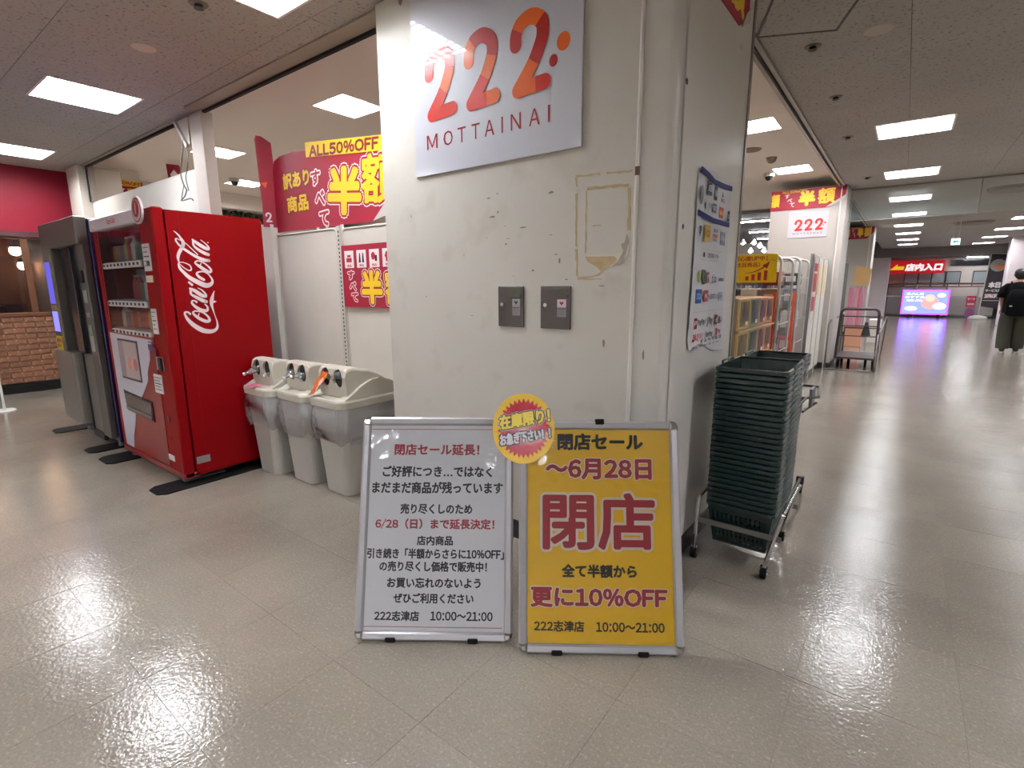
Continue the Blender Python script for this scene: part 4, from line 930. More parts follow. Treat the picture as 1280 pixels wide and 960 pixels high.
# sample drinks behind the glass
sc_ = [((170,50,60), 1), ((90,120,90), 0), ((190,160,100), 1), ((110,100,140), 0), ((210,204,204), 1), ((160,110,70), 0)]
protos = []
for i, (c, k) in enumerate(sc_):
    t = thing('drink_bottle', 'sample drink container standing behind the red machine window glass', 'bottle', (0,0,0), 0, 'sample drinks behind the machine window')
    m = mat('drink_%d' % i, c, .25, coat=.3)
    if k: MB().loft([rrect(0,0,2*r,2*r,r*.99,z,3) for r, z in ((.026,0),(.028,.01),(.028,.11),(.024,.125),(.012,.15),(.011,.165))], smooth=True).build('bottle_body', m, t); MB().cyl((0,0,.165),(0,0,.18),.013,n=10).build('cap', white, t)
    else: MB().loft([rrect(0,0,2*r,2*r,r*.99,z,3) for r, z in ((.024,0),(.028,.008),(.028,.11),(.024,.118))], smooth=True).build('can_body', m, t); MB().cyl((0,0,.118),(0,0,.12),.022,n=10).build('lid', alu, t)
    protos.append(t)
used = set()
for r, z in enumerate((1.55, 1.272, 1.06)):
    for k in range(10):
        if r == 1 and k < 4: continue
        i = R.randrange(6); p = protos[i]; o = p if i not in used else copy_tree(p); used.add(i)
        o.location = (-5.03+.145+.078*k, 1.31+.10, z)
        o['label'] = '%s sample drink from left, %s row of red machine window' % (('first','second','third','fourth','fifth','sixth','seventh','eighth','ninth','tenth')[k], ('top','middle','bottom')[r])
# ------------------------------------------------------------------ dark machine beside it
V2 = thing('vending_machine', 'grey and navy machine with a blue lit screen, far left', 'vending machine', (-6.33, 1.31, 0))
w2 = 1.13; gm2 = mat('machine_grey', (88,84,80), .4, metal=.3, var=.06, vscale=2); navy = mat('machine_navy', (18,14,66), .3, coat=.4)
MB().bbox(.02, w2, .02, .72, .06, 1.90, .006).build('body', navy, V2)
mb = MB(); mb.bbox(0, w2-.03, -.06, .02, 1.70, 1.915, .006); mb.bbox(0, .30, -.06, .02, .80, 1.72, .006); mb.bbox(w2-.22, w2-.03, -.03, .02, .10, 1.72, .006)
mb.build('front_frame', gm2, V2)
MB().loft([rrect(.29, -.035, .58, .11, .04, z, 3) for z in (.16, .17, .80)] , smooth=False).build('lower_door', mat('machine_grey_light', (112,106,100), .35, metal=.3), V2)
MB().bbox(.58, w2-.22, -.01, .02, .10, .80, .004).build('lower_panel', mat('machine_grey_light'), V2)
MB().bbox(.56, .60, -.02, .02, .06, .82, .003).build('black_seam', dark, V2)
MB().bbox(.34, w2-.24, -.005, .02, .80, 1.71, .004).build('black_recess', mat('recess_black', (12,11,13), .3), V2)
MB().bbox(.56, .74, -.035, .0, .80, 1.69, .004).build('sliding_door', mat('door_smoke', (44,42,46), .25, coat=.4), V2)
MB().box(.04, .245, -.066, -.060, .93, 1.60).build('screen_bezel', mat('bezel_dark', (52,46,60), .3), V2)
MB().box(.055, .23, -.068, -.066, 1.22, 1.59).build('screen', emis('screen_violet', (92,84,190), .9), V2)
MB().box(.055, .23, -.068, -.066, .97, 1.15).build('screen', emis('screen_blue', (110,106,250), 1.4), V2)
MB().box(.055, .23, -.068, -.066, 1.16, 1.21).build('tan_label', mat('label_tan', (150,118,84), .5), V2)
s = MB().box(.035, .235, -.068, -.061, .795, .925).build('yellow_label', mat('label_yellow', (180,160,50), .5), V2)
text(s, '発売中', .135, .885, .15, .04, inkdarkred, y=-.0695, bold=.04); text(s, '電子', .135, .835, .12, .035, inkdarkred, y=-.0695, bold=.04)
MB().box(.245, .265, -.064, -.05, .90, 1.65).build('yellow_edge', mat('edge_yellow', (150,140,50), .5), V2)
MB().bbox(.06, .13, -.075, -.06, .715, .775, .003).build('coin_slot', mat('recess_black'), V2)
MB().bbox(.15, .19, -.075, -.06, .70, .775, .003).build('slot_label', stk, V2)
for (z0_, z1_, c) in ((1.24,1.34,(150,146,140)),(1.12,1.16,(140,138,134)),(.98,1.06,(120,128,112)),(.84,.97,(150,90,70))):
    MB().box(.965, 1.06, -.036, -.03, z0_, z1_).build('label', mat('vlabel_%d' % c[0], c, .5), V2)
MB().bbox(.98, 1.03, -.045, -.03, 1.40, 1.50, .003).build('keypad', mat('recess_black'), V2)
MB().bbox(.62, .90, -.03, .0, .05, .11, .004).build('kick_plate', dark, V2)
for x in (.15, w2-.1):
    MB().cyl((x,.05,.012), (x,.05,.07), .02, n=10).build('levelling_foot', mat('foot_steel'), V2)
# rubber strips under both machines
for i, (x0, x1, l) in enumerate(((-3.99,-3.775,'black rubber floor strip under the red machine, nearest right corner'), (-5.07,-4.80,'black rubber floor strip under the left foot of red machine'), (-5.46,-5.25,'black rubber floor strip under the right foot of dark machine'), (-6.49,-6.27,'black rubber floor strip farthest left, under the dark machine'))):
    mb = MB(); c = .045
    mb.prism([(x0+c,1.125),(x1-c,1.125),(x1,1.125+c),(x1,2.15),(x0,2.15),(x0,1.125+c)], 0.0003, .009, axis='z')
    tag(mb.build('rubber_strip', black_rub), l, 'mat', 'rubber strips under the machines')
tag(MB().cyl((0,0,0.0), (0,0,1.12), .012, n=10).build('white_pole', mat('pole_white', (226,222,214), .3), None, (-8.0, 1.03, .012)), 'thin white pole at the left edge before the bricks', 'pole')
tag(MB().cyl((0,0,0.0), (0,0,.012), .10, .09, n=20).build('pole_base', mat('pole_white'), None, (-8.0, 1.03, 0)), 'flat white base under the thin pole', 'base')
# ------------------------------------------------------------------ three waste bins
bin_m = mat('bin_plastic', (172,168,160), .42, var=.04, vscale=2, bump=.03, bscale=150); lid_m = mat('lid_plastic', (196,190,176), .38, bump=.03, bscale=150)
bagm = film('bag_film', (222,218,218), .34, rough=.2, gloss=.8, bump=.6, bscale=45)
def hood_mesh():
    "lid hood with two round openings, cut once and shared"
    mb = MB()
    side = [(.075,.66),(.070,.70),(.062,.80),(.070,.838),(.095,.853),(.14,.855),(.26,.825),(.36,.775),(.44,.705),(.47,.66)]
    secs = []
    for x, k in ((-.145,.90),(-.138,.97),(-.125,1.0),(.125,1.0),(.138,.97),(.145,.90)):
        secs.append([(x, .25+(y-.25)*(1 if k == 1 else .985), .66+(z-.66)*k) for y, z in side])
    mb.loft(secs)
    o = mb.build('hood', lid_m)
    cut = MB()
    for x in (-.068, .068): cut.loft([[(x+.050*math.cos(a), y, .782+.060*math.sin(a)) for a in (2*PI*k/28 for k in range(28))] for y in (0.0, .30)])
    c = cut.build('cutter', lid_m)
    md = o.modifiers.new('b', 'BOOLEAN'); md.object = c; md.operation = 'DIFFERENCE'; md.solver = 'EXACT'
    dg = bpy.context.evaluated_depsgraph_get(); me = bpy.data.meshes.new_from_object(o.evaluated_get(dg))
    bpy.data.objects.remove(o); bpy.data.objects.remove(c)
    return me
hood_me = hood_mesh()
def bag(seed):
    r = random.Random(seed); mb = MB(); secs = []; n = 48
    for j in range(13):
        v = j/12; z = .625-v*.26
        bul = .004+.020*math.sin(PI*min(1, v*1.05))+.010*v
        sec = []
        wz = .335-.05*(.62-z)/.62; dz = .50-.05*(.62-z)/.62
        base = rrect(0, .26, wz+2*bul, dz+2*bul, .07, z, n//4-1)
        for i, p in enumerate(base):
            a = i/n*2*PI
            d = .006*math.sin(a*9+seed+v*5)*v + .007*math.sin(a*21+seed*2+v*6)*min(1, v*2) + r.uniform(-.004, .004)*v
            cx, cy = p[0], p[1]-.26; l = math.hypot(cx, cy)
            sec.append((p[0]+cx/l*d, p[1]+cy/l*d, p[2]+.014*math.sin(a*5+seed)*v))
        secs.append(sec)
    return mb.loft(secs, caps=False, smooth=True)
def waste_bin(x, label, seed, y=1.80):
    t = thing('waste_bin', label, 'bin', (x, y, 0), 0, 'grey recycling bins in a row')
    mb = MB(); secs = []
    for z, w, d in ((.0,.26,.42),(.012,.268,.43),(.06,.272,.435),(.40,.318,.475),(.615,.345,.505)):
        s = rrect(0, .27, w, d, .045, z, 4)
        secs.append([(p[0], p[1]-.022*math.cos(min(1, abs(p[0])/(w/2))*PI/2) if p[1] < .27-d/2+.05 else p[1], p[2]) for p in s])
    mb.loft(secs); mb.build('body', bin_m, t)
    mb = MB(); secs = []
    for z, w, d in ((.598,.355,.515),(.600,.366,.528),(.640,.372,.534),(.652,.364,.526),(.656,.34,.50)):
        s = rrect(0, .27, w, d, .05, z, 4)
        secs.append([(p[0], p[1]-.035*math.cos(min(1, abs(p[0])/(w/2))*PI/2) if p[1] < .27-d/2+.055 else p[1], p[2]) for p in s])
    mb.loft(secs); mb.build('lid_rim', lid_m, t)
    mb = MB()
    side = [(.03,.655),(.10,.69),(.17,.735),(.25,.765),(.32,.768),(.40,.74),(.47,.70),(.515,.655)]
    for sx in (-1, 1):
        mb.loft([[(sx*(.178-.018*k), .27+(yy-.27)*(1-.05*k), .655+(z-.655)*(1-.04*k)) for yy, z in side] for k in (0, 1)] + [[(sx*.10, .27+(yy-.27)*.94, .655+(z-.655)*.95) for yy, z in side]])
    mb.build('lid_shoulder', lid_m, t)
    link('hood', hood_me, None, t)
    mb = MB()
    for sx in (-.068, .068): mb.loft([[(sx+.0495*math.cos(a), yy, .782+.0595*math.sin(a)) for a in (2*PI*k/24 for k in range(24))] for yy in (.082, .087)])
    mb.build('hole_darkness', mat('hole_shade_black', (22,20,20), .8), t)  # shade inside the openings, put in as near-black discs
    bag(seed).build('liner_bag', bagm, t)
    return t
waste_bin(-3.640, 'grey bin with pink sticker, leftmost of three, beside red machine', 1, 1.75)
waste_bin(-3.265, 'middle grey waste bin with clear bag and pale bottles', 5, 1.80)
waste_bin(-2.888, 'grey bin nearest the column, orange wrapper in its hole', 9, 1.82)
stl = bpy.data.objects['waste_bin']
MB().add([(-.10,-.015,.657),(.03,-.04,.657),(.04,.05,.667),(-.09,.05,.667)], [(0,1,2,3)]).build('pink_sticker', mat('sticker_pink2', (206,120,140), .5, var=.4, vscale=40), stl)
petm = film('pet_plastic', (214,216,218), .25, rough=.08, gloss=.9)
capm = mat('bottle_cap', (222,218,214), .35)
def pet(loc, direc, label, cap=capm, s=1, body=petm, grp='bottles poking from the bin holes', cat='bottle', nm='plastic_bottle'):
    d = Vector(direc).normalized(); q = Vector((0,0,1)).rotation_difference(d)
    t = thing(nm, label, cat, loc, 0, grp, rot=tuple(q.to_euler()))
    MB().loft([rrect(0,0,2*r*s,2*r*s,r*s*.99,z*s,3) for r, z in ((.020,-.12),(.030,-.11),(.031,-.02),(.026,.0),(.013,.03),(.012,.045))], smooth=True).build('bottle_body', body, t)
    MB().cyl((0,0,.045*s), (0,0,.065*s), .016*s, n=14).build('cap', cap, t)
B1, B2, B3 = (-3.640, 1.75), (-3.265, 1.80), (-2.888, 1.82)
pet((B1[0]-.085, B1[1]+.02, .755), (-.35,-1,-.35), 'white capped bottle sticking farthest out of leftmost bin', capm, .7)
pet((B1[0]-.055, B1[1]+.075, .785), (.1,-1,-.1), 'clear bottle end in left hole of leftmost bin', chrome, .6)
pet((B1[0]+.062, B1[1]+.085, .742), (-.15,-1,-.2), 'white capped bottle low in right hole of leftmost bin', capm, .65)
pet((B2[0]-.075, B2[1]+.05, .76), (.05,-1,-.5), 'pale bottle hanging from left hole of middle bin', capm, .75)
pet((B2[0]+.035, B2[1]+.05, .765), (-.55,-1,-.1), 'clear bottle with white cap in right hole of middle bin', capm, .7)
pet((B3[0]+.066, B3[1]+.085, .80), (0,-1,.05), 'silver topped bottle in the right hole of third bin', chrome, 1.25)
t = thing('plastic_wrapper', 'crumpled orange wrapper hanging out of third bin left hole', 'wrapper', (B3[0]-.075, B3[1]+.035, .775))
om = film('wrapper_orange', (214,104,40), .75, rough=.2, gloss=.6)
r_ = random.Random(3); mb = MB(); secs = []
for j in range(8):
    v = j/7; rr = .022+.012*math.sin(v*PI)
    secs.append([(-.03*v+(rr*math.cos(a)*(1+.4*r_.uniform(-1,1))), .06-.10*v+rr*.5*math.sin(a), .03-.11*v**1.5+rr*math.sin(a)*(1+.3*r_.uniform(-1,1))) for a in (2*PI*k/10 for k in range(10))])
mb.loft(secs, smooth=False); mb.build('foil', om, t)
# ------------------------------------------------------------------ shopping baskets
bg = mat('basket_green', (14,36,34), .32, coat=.15)
bgi = mat('basket_green_handle', (18,38,36), .4)
BW, BD_, BH = .315, .47, .215       # rim size and height
def basket_meshes():
    rim = MB(); tw, td = BW/2, BD_/2
    o = rrect(0,0,BW,BD_,.03,0,3); i = rrect(0,0,BW-.022,BD_-.022,.022,0,3)
    S = lambda q, z: [(p[0], p[1], z) for p in q]
    rim.loft([S(o, BH-.018), S(o, BH-.003), S(rrect(0,0,BW-.006,BD_-.006,.028,0,3), BH), S(i, BH), S(i, BH-.012)], caps=False)
    rim.loft([S(o, BH-.018), S(rrect(0,0,BW-.012,BD_-.012,.028,0,3), BH-.020)], caps=False)
    body = MB(); t = .0025
    def wall_pt(u, side, z):        # tapered walls
        k = z/BH; hw = (BW/2-.010) - .028*(1-k); hd = (BD_/2-.010) - .040*(1-k)
        if side == 0: return (-hw+2*hw*u, -hd)
        if side == 1: return (hw, -hd+2*hd*u)
        if side == 2: return (hw-2*hw*u, hd)
        return (-hw, hd-2*hd*u)
    nrm = [(0,-1),(1,0),(0,1),(-1,0)]
    for side in range(4):
        n = 13 if side in (0, 2) else 19; nx, ny = nrm[side]
        def bar(u0, u1, z0, z1, tt=t):
            P = [wall_pt(u0, side, z0), wall_pt(u1, side, z0), wall_pt(u1, side, z1), wall_pt(u0, side, z1)]; Z = [z0, z0, z1, z1]
            body.add([(p[0], p[1], z) for p, z in zip(P, Z)] + [(p[0]-nx*tt, p[1]-ny*tt, z) for p, z in zip(P, Z)], [(0,1,2,3),(7,6,5,4),(0,4,5,1),(1,5,6,2),(2,6,7,3),(3,7,4,0)])
        for k in range(n): bar((k+.12)/n if k else 0, (k+.62)/n if k < n-1 else 1, .008, .165)
        bar(0, 1, .165, BH-.012); bar(0, 1, .0, .014); bar(0, 1, .088, .100, .004)
    a, b = BW/2-.040, BD_/2-.052
    for k in range(9): x = -a+2*a*k/8; body.box(x-.006, x+.006, -b, b, 0, .003)
    for k in range(13): y = -b+2*b*k/12; body.box(-a, a, y-.006, y+.006, 0, .0028)
    h = MB(); 
    return rim, body
_r, _b = basket_meshes()
def handle_mb(s, sx=1):
    x = BW/2-.004
    return MB().tube([(sx*x, -.10, BH-.004), (sx*(x+.004), -.09, BH+.010), (sx*(x+.004), .09, BH+.010), (sx*x, .10, BH-.004)], .0055, 6)
bt = thing('shopping_basket', 'x', 'basket')
_b.build('body', bg, bt); _r.build('rim', bg, bt)
hm = handle_mb(1).build('handle', bgi, bt); handle_mb(1, -1).build('handle', bgi, bt)
bottomb = bt
SX, SY = -.5125, 2.685
NB = 27; ords = ['second','third','fourth','fifth','sixth','seventh','eighth','ninth','tenth']
for k in range(NB):
    o = bt if k == 0 else copy_tree(bt)
    z = .105+.0255*k
    o.location = (SX+R.uniform(-.0012,.0012), SY+R.uniform(-.0015,.0015), z)
    if k == NB-1: lb = 'topmost green shopping basket of the tall stack, open inside'
    elif k == 0: lb = 'lowest green shopping basket with latticed walls in the trolley'
    elif k >= NB-10: lb = '%s green basket from the top of the tall stack' % ords[NB-2-k]
    elif k <= 8: lb = '%s green basket from the bottom of the tall stack' % ords[k-1]
    else: lb = '%s green basket above the middle of the tall stack' % ords[k-9]
    tag(o, lb, 'basket', 'nested green shopping baskets')
tr = thing('basket_trolley', 'chrome wheeled trolley under the tall basket stack', 'trolley', (SX, SY, 0))
mb = MB()
a, b = .182, .245
for sx in (-1, 1):
    for sy in (-1, 1):
        x, y = sx*(a+.008), sy*b*.92
        xt = x; x = (.128 if sx > 0 else -.196)
        MB().tube([(x, y, .058), (x+(xt-x)*.4, y, .18), (xt-sx*.004, y, .33)], .0095, 8).build('leg', chrome, tr)
        c = MB(); c.cyl((x-.012, y, .030), (x+.012, y, .030), .030, n=18); c.build('caster_wheel', black_rub, tr)
        c = MB(); c.box(x-.016, x-.013, y-.012, y+.012, .02, .058); c.box(x+.013, x+.016, y-.012, y+.012, .02, .058); c.box(x-.016, x+.016, y-.012, y+.012, .054, .060); c.cyl((x-.020,y,.030),(x+.020,y,.030),.006,n=8)
        c.build('caster_fork', chrome, tr)
for sx in (-1, 1): MB().tube([(sx*(a+.004), -b*.92, .33), (sx*(a+.004), b*.92, .33)], .0085, 8).build('side_rail', chrome, tr)
for sy in (-1, 1): MB().bbox(-a-.006, a+.006, sy*(b*.92)-.003, sy*(b*.92)+.003, .195, .222, .001).build('band', mat('band_steel', (120,116,112), .35, metal=.6), tr)
# second cart with baskets behind
c2 = thing('basket_cart', 'wheeled basket cart half hidden behind the tall basket stack', 'cart', (-.60, 3.45, 0))
fm = mat('cart_tube_black', (34,30,30), .35, metal=.4)
mb = MB()
mb.tube([(-.15,-.25,.64),(.16,-.25,.64),(.17,.25,.64),(-.15,.25,.64)], .009, 6, closed=True)
mb.build('tray_ring', fm, c2)
for sx in (-1, 1):
    MB().tube(cr([(sx*.15, .22, .64), (sx*.15, .02, .40), (sx*.13, -.12, .20), (sx*.12, -.2, .10)], 4), .010, 6).build('upright', fm, c2)
    MB().tube([(sx*.185, .30, .10), (sx*.185, -.28, .10)], .010, 6).build('base_bar', fm, c2)
    for sy in (-1, 1):
        MB().cyl((sx*.185-.014, sy*.26, .045), (sx*.185+.014, sy*.26, .045), .045, n=16).build('wheel', black_rub, c2)
        MB().bbox(sx*.185-.022, sx*.185+.022, sy*.26-.022, sy*.26+.022, .06, .115, .005).build('wheel_fork', fm, c2)
MB().tube([(.16,.25,.64),(.22,.45,.62),(.20,.62,.66),(.05,.64,.66),(-.15,.60,.66)], .009, 6).build('push_handle', fm, c2)
MB().tube([(.165,.20,.56),(.175,.42,.55),(.21,.46,.58)], .008, 6).build('lower_hoop', fm, c2)
MB().bbox(.172, .192, .38, .52, .56, .68, .004).build('advert_holder', mat('holder_grey', (112,110,112), .4), c2)
for k in range(3):
    o = copy_tree(bt); o.location = (-.575, 3.43, .67+.0255*k)
    tag(o, ('green basket on the cart behind the tall stack, top one', 'green basket on the cart behind the stack, lowest one', 'green basket on the cart behind the stack, middle one')[(k+1) % 3 if k < 2 else 0], 'basket', 'green baskets on the rear cart')
# ------------------------------------------------------------------ shop goods beyond the column
def simple(name, label, cat, mb, m, group=None, kind=None, loc=None, rot=None):
    return tag(mb.build(name, m, None, loc, rot), label, cat, group, kind)
YB = thing('yellow_board', 'yellow board with red rising arrow and bar chart', 'sign', (-1.42, 5.50, 0))
MB().bbox(0, .43, -.008, 0, 1.385, 1.655, .002).build('board', mat('board_yellow', (246,206,20), .4), YB)
om = mat('board_orange', (206,84,30), .5)
text(YB, '関心度UP中！', .19, 1.615, .30, .048, om, y=-.0095, bold=.03); text(YB, '（注目商品）', .16, 1.555, .24, .045, om, y=-.0095, bold=.03)
for k in range(4): rect(YB, .155+.055*k, .185+.055*k, 1.405, 1.445+.018*k, mat('board_red', (196,56,36), .5), y=-.0095, name='bar')
mb = MB(); ribbon(mb, cr([(.15,1.475,.004),(.22,1.485,.008),(.29,1.515,.012),(.33,1.545,.014)], 4), y=-.010); mb.add([(.30,-.010,1.545),(.365,-.010,1.585),(.345,-.010,1.515)], [(0,1,2)]); mb.build('arrow', MATS['board_red'], YB)
text(YB, 'ゝん', .37, 1.60, .08, .03, inkgrey, y=-.0095, bold=0)
# cartons on a shelf
shw = mat('carton_tan', (176,150,114), .6, var=.1)
cols = [((176,146,70), (60,36,28)), ((116,128,104), (30,34,30)), ((176,120,104), (70,24,36)), ((196,128,86), (60,34,44))]
ys = [(4.48, 4.88), (4.895, 5.22), (5.235, 5.54), (5.555, 5.86)]
lv = [(.99, 1.245, 'top'), (.705, .965, 'middle'), (.42, .68, 'bottom')]
for r, (z0, z1, rn) in enumerate(lv):
    for k, (y0, y1) in enumerate(ys):
        c, d = cols[k]; nm = ('ochre', 'green-grey', 'pink', 'orange')[k]
        t = thing('product_carton', '%s printed carton in the %s row beyond the column' % (nm, rn), 'box', (-1.06, y0, z0), 0, 'cartons on the low shelf')
        w = y1-y0; h = z1-z0
        MB().bbox(-.42, 0, 0, w, 0, h, .004).build('carton', mat('carton_%d' % k, c, .6, var=.08, vscale=8), t)
        f = MB(); f.box(0, .0015, w*.12, w*.88, h*.10, h*.92); f.build('front_print', mat('carton_print_%d' % k, tuple(int(q*.62) for q in c), .5, var=.35, vscale=12), t)
        f = MB(); bx0 = w*(.34 if k % 2 else .42)
        f.prism([(bx0-.085, h*.28), (bx0+.085, h*.28), (bx0+.085, h*.66), (bx0+.04, h*.78), (bx0+.04, h*.91), (bx0-.04, h*.91), (bx0-.04, h*.78), (bx0-.085, h*.66)], .0015, .003, axis='x'); f.build('bottle_print', mat('carton_dark_%d' % k, d, .4), t)
        f = MB(); f.box(.0015, .0028, w*.60, w*.80, h*.12, h*.24); f.build('print_patch', mat('carton_pale', (206,190,170), .5), t)
        if k == 0:
            MB().box(-.36, -.06, -.0015, 0, h*.12, h*.9).build('side_print', mat('carton_print_0'), t)
            MB().prism([(-.30,h*.2),(-.2,h*.2),(-.2,h*.6),(-.23,h*.85),(-.27,h*.85),(-.30,h*.6)], -.003, -.0015).build('bottle_print', mat('carton_dark_0'), t)
sf = thing('low_shelf', 'pale wooden low shelf carrying the printed cartons', 'shelf', (-1.06, 4.44, 0))
for z in (.395, .683, .968): MB().bbox(-.48, .02, 0, 1.46, z-.002, z+.018, .002).build('shelf_board', shw, sf)
for y in (0, 1.44): MB().bbox(-.48, .0, y, y+.02, 0, 1.25, .002).build('side_board', shw, sf)
MB().box(-.5, -.48, 0, 1.46, 0, 1.25).build('back_board', shw, sf)
# cages / arches
cage_m = mat('cage_steel', (176,172,168), .35, metal=.5)
def cage(y, x0, x1, z1, label, d=.7):
    t = thing('roll_cage', label, 'cage', (0, y, 0), 0, 'steel roll cages with goods')
    r = .07
    def arch(yy):
        p = [(x1, yy, .16), (x1, yy, z1-r)] + [(x1-r+r*math.cos(a), yy, z1-r+r*math.sin(a)) for a in (PI/2*i/4 for i in range(1, 5))] + [(x0+r-r*math.sin(a), yy, z1-r+r*math.cos(a)) for a in (PI/2*i/4 for i in range(0, 5))] + [(x0, yy, .16)]
        return MB().tube(p, .016, 8)
    arch(0).build('arch', cage_m, t); arch(d).build('arch', cage_m, t)
    for z in (.35, .65, .95, 1.25, 1.45):
        MB().tube([(x1, 0, z), (x1, d, z)], .006, 6).build('side_wire', cage_m, t)
    mb = MB()
    for k in range(1, 9): mb.tube([(x1, d*k/9, .2), (x1, d*k/9, z1-.05)], .003, 4)
    for k in range(1, 9): mb.tube([(x0+(x1-x0)*k/9, d, .2), (x0+(x1-x0)*k/9, d, z1-.02)], .003, 4)
    mb.build('mesh_wires', cage_m, t, kind='stuff')
    MB().bbox(x0, x1, 0, d, .13, .16, .004).build('deck', mat('deck_grey', (96,92,88), .5), t)
    for x in (x0+.05, x1-.05):
        for yy in (.06, d-.06): MB().cyl((x-.015, yy, .055), (x+.015, yy, .055), .055, n=14).build('caster_wheel', black_rub, t)
    return t
cage(5.92, -1.72, -1.03, 1.655, 'grey roll cage just beyond the printed cartons'); cage(7.10, -1.75, -1.03, 1.685, 'grey roll cage farther along, nearer second column')
orange = mat('post_orange', (186,70,34), .45)
simple('orange_post', 'orange upright post at the end of the cartons', 'post', MB().bbox(-1.075,-1.045,5.88,5.905,0,1.29,.002), orange, 'orange upright posts')
simple('orange_post', 'orange upright post on the farther roll cage', 'post', MB().bbox(-1.075,-1.045,7.06,7.085,0,1.29,.002), orange, 'orange upright posts')
whitewire = mat('wire_white', (214,210,204), .4)
def goods(y, tagname):
    for r, z in enumerate((.18, .50, .82, 1.10, 1.36)):
        for k in range(3):
            x = -1.66+.21*k; c = [((150,40,56), 'red'), ((40,38,40), 'black'), ((200,196,190), 'white'), ((124,100,80), 'brown'), ((70,96,110), 'blue')][(r*2+k+(y > 6.5)) % 5]
            t = thing('goods_box', '%s goods box in the %s roll cage, %s shelf, %s column' % (c[1], tagname, ('bottom','second','third','fourth','top')[r], ('left','middle','right')[k]), 'box', (x, y, z), 0, 'goods boxes in the roll cages')
            h = .22 if r < 4 else .15
            MB().bbox(0, .17, 0, .26, 0, h, .012).build('box', mat('goods_'+c[1], c[0], .5, var=.1, vscale=9), t)
            MB().box(.03, .14, -.002, 0, h*.3, h*.75).build('front_label', mat('goods_label', (186,180,172), .5), t)
            MB().box(.17, .172, .05, .20, h*.25, h*.7).build('side_label', mat('goods_label'), t)
goods(6.12, 'nearer'); goods(7.34, 'farther')
# white gondola with small dark-labelled goods behind
gd = thing('goods_rack', 'white wire rack full of small dark packets behind cartons', 'rack', (-2.9, 8.0, 0))
for z in (.5, .8, 1.08, 1.3, 1.5): MB().bbox(0, 1.7, 0, .35, z, z+.02, .002).build('shelf', whitewire, gd)
MB().box(0, 1.7, .35, .37, 0, 1.75).build('back_panel', whitewire, gd)
for x in (0, .85, 1.68): MB().bbox(x, x+.02, -.01, .36, 0, 1.72, .002).build('upright', whitewire, gd)
pk = [mat('packet_%d' % i, c, .5) for i, c in enumerate(((36,34,36), (196,190,184), (90,84,86), (150,60,66)))]
pme = {}
cnt = 0
for r, z in enumerate((.52, .82, 1.10, 1.32)):
    for k in range(16):
        i = R.choice((0,0,1,2,3)); lb = ('black','white','grey','red')[i]
        if i not in pme: o = MB().bbox(0, .075, 0, .05, 0, .13, .006).build('goods_packet', pk[i], None, (-2.88+.104*k, 8.03, z)); pme[i] = o.data
        else: o = link('goods_packet', pme[i], None, None, (-2.88+.104*k, 8.03, z))
        tag(o, 'small %s packet, number %d from left on the %s shelf of the white wire rack' % (lb, k+1, ('bottom','second','third','top')[r]), 'packet', 'packets on the white wire rack')
# partition panels along the boundary
pnm = mat('boundary_panel', (204,198,190), .5, var=.05, vscale=2)
k = 0
for y0, y1 in ((8.15, 8.70), (8.72, 9.24), (9.26, 9.78), (10.85, 11.5), (11.52, 12.2)):
    t = thing('boundary_panel', ('white panel nearest the roll cages on the boundary', 'second white panel beyond the roll cages', 'white panel next to the second column', 'white panel just past the second column', 'grey-edged white panel farthest past the second column')[k], 'panel', (-1.06, y0, 0), 0, 'white boundary panels')
    MB().bbox(0, .03, 0, y1-y0, .08, 1.76, .003).build('sheet', pnm, t)
    MB().box(.0, .032, 0, y1-y0, 0, .08).build('base_strip', base_mat, t)
    MB().bbox(-.004, .04, -.012, .0, 0, 1.78, .001).build('edge_post', mat('edge_grey', (120,118,116), .4, metal=.4) if k in (0, 3) else ppost, t)
    k += 1
t = thing('vertical_sign', 'narrow white and red vertical sign on the boundary panels', 'sign', (-1.024, 8.2, 0))
MB().box(0, .004, .05, .40, .9, 1.72).build('sheet', white, t)
for z0, z1 in ((1.55, 1.66), (1.27, 1.52), (1.00, 1.20)): MB().box(.004, .006, .08, .37, z0, z1).build('red_field', inkred, t)
for i, y in enumerate((8.95, 9.45)):
    simple('notice_sheet', ('tan notice sheet on panel nearer the roll cages' if i == 0 else 'tan notice sheet on the panel beside second column'), 'paper', MB().box(-1.028, -1.024, y-.15, y+.12, 1.22, 1.66), mat('paper_tan', (214,186,140), .6), 'tan notice sheets')
simple('notice_sheet', 'white notice with dark marks beside the tan sheets', 'paper', MB().box(-1.028, -1.024, 9.6, 9.75, 1.28, 1.70), mat('notice_paper'), None)
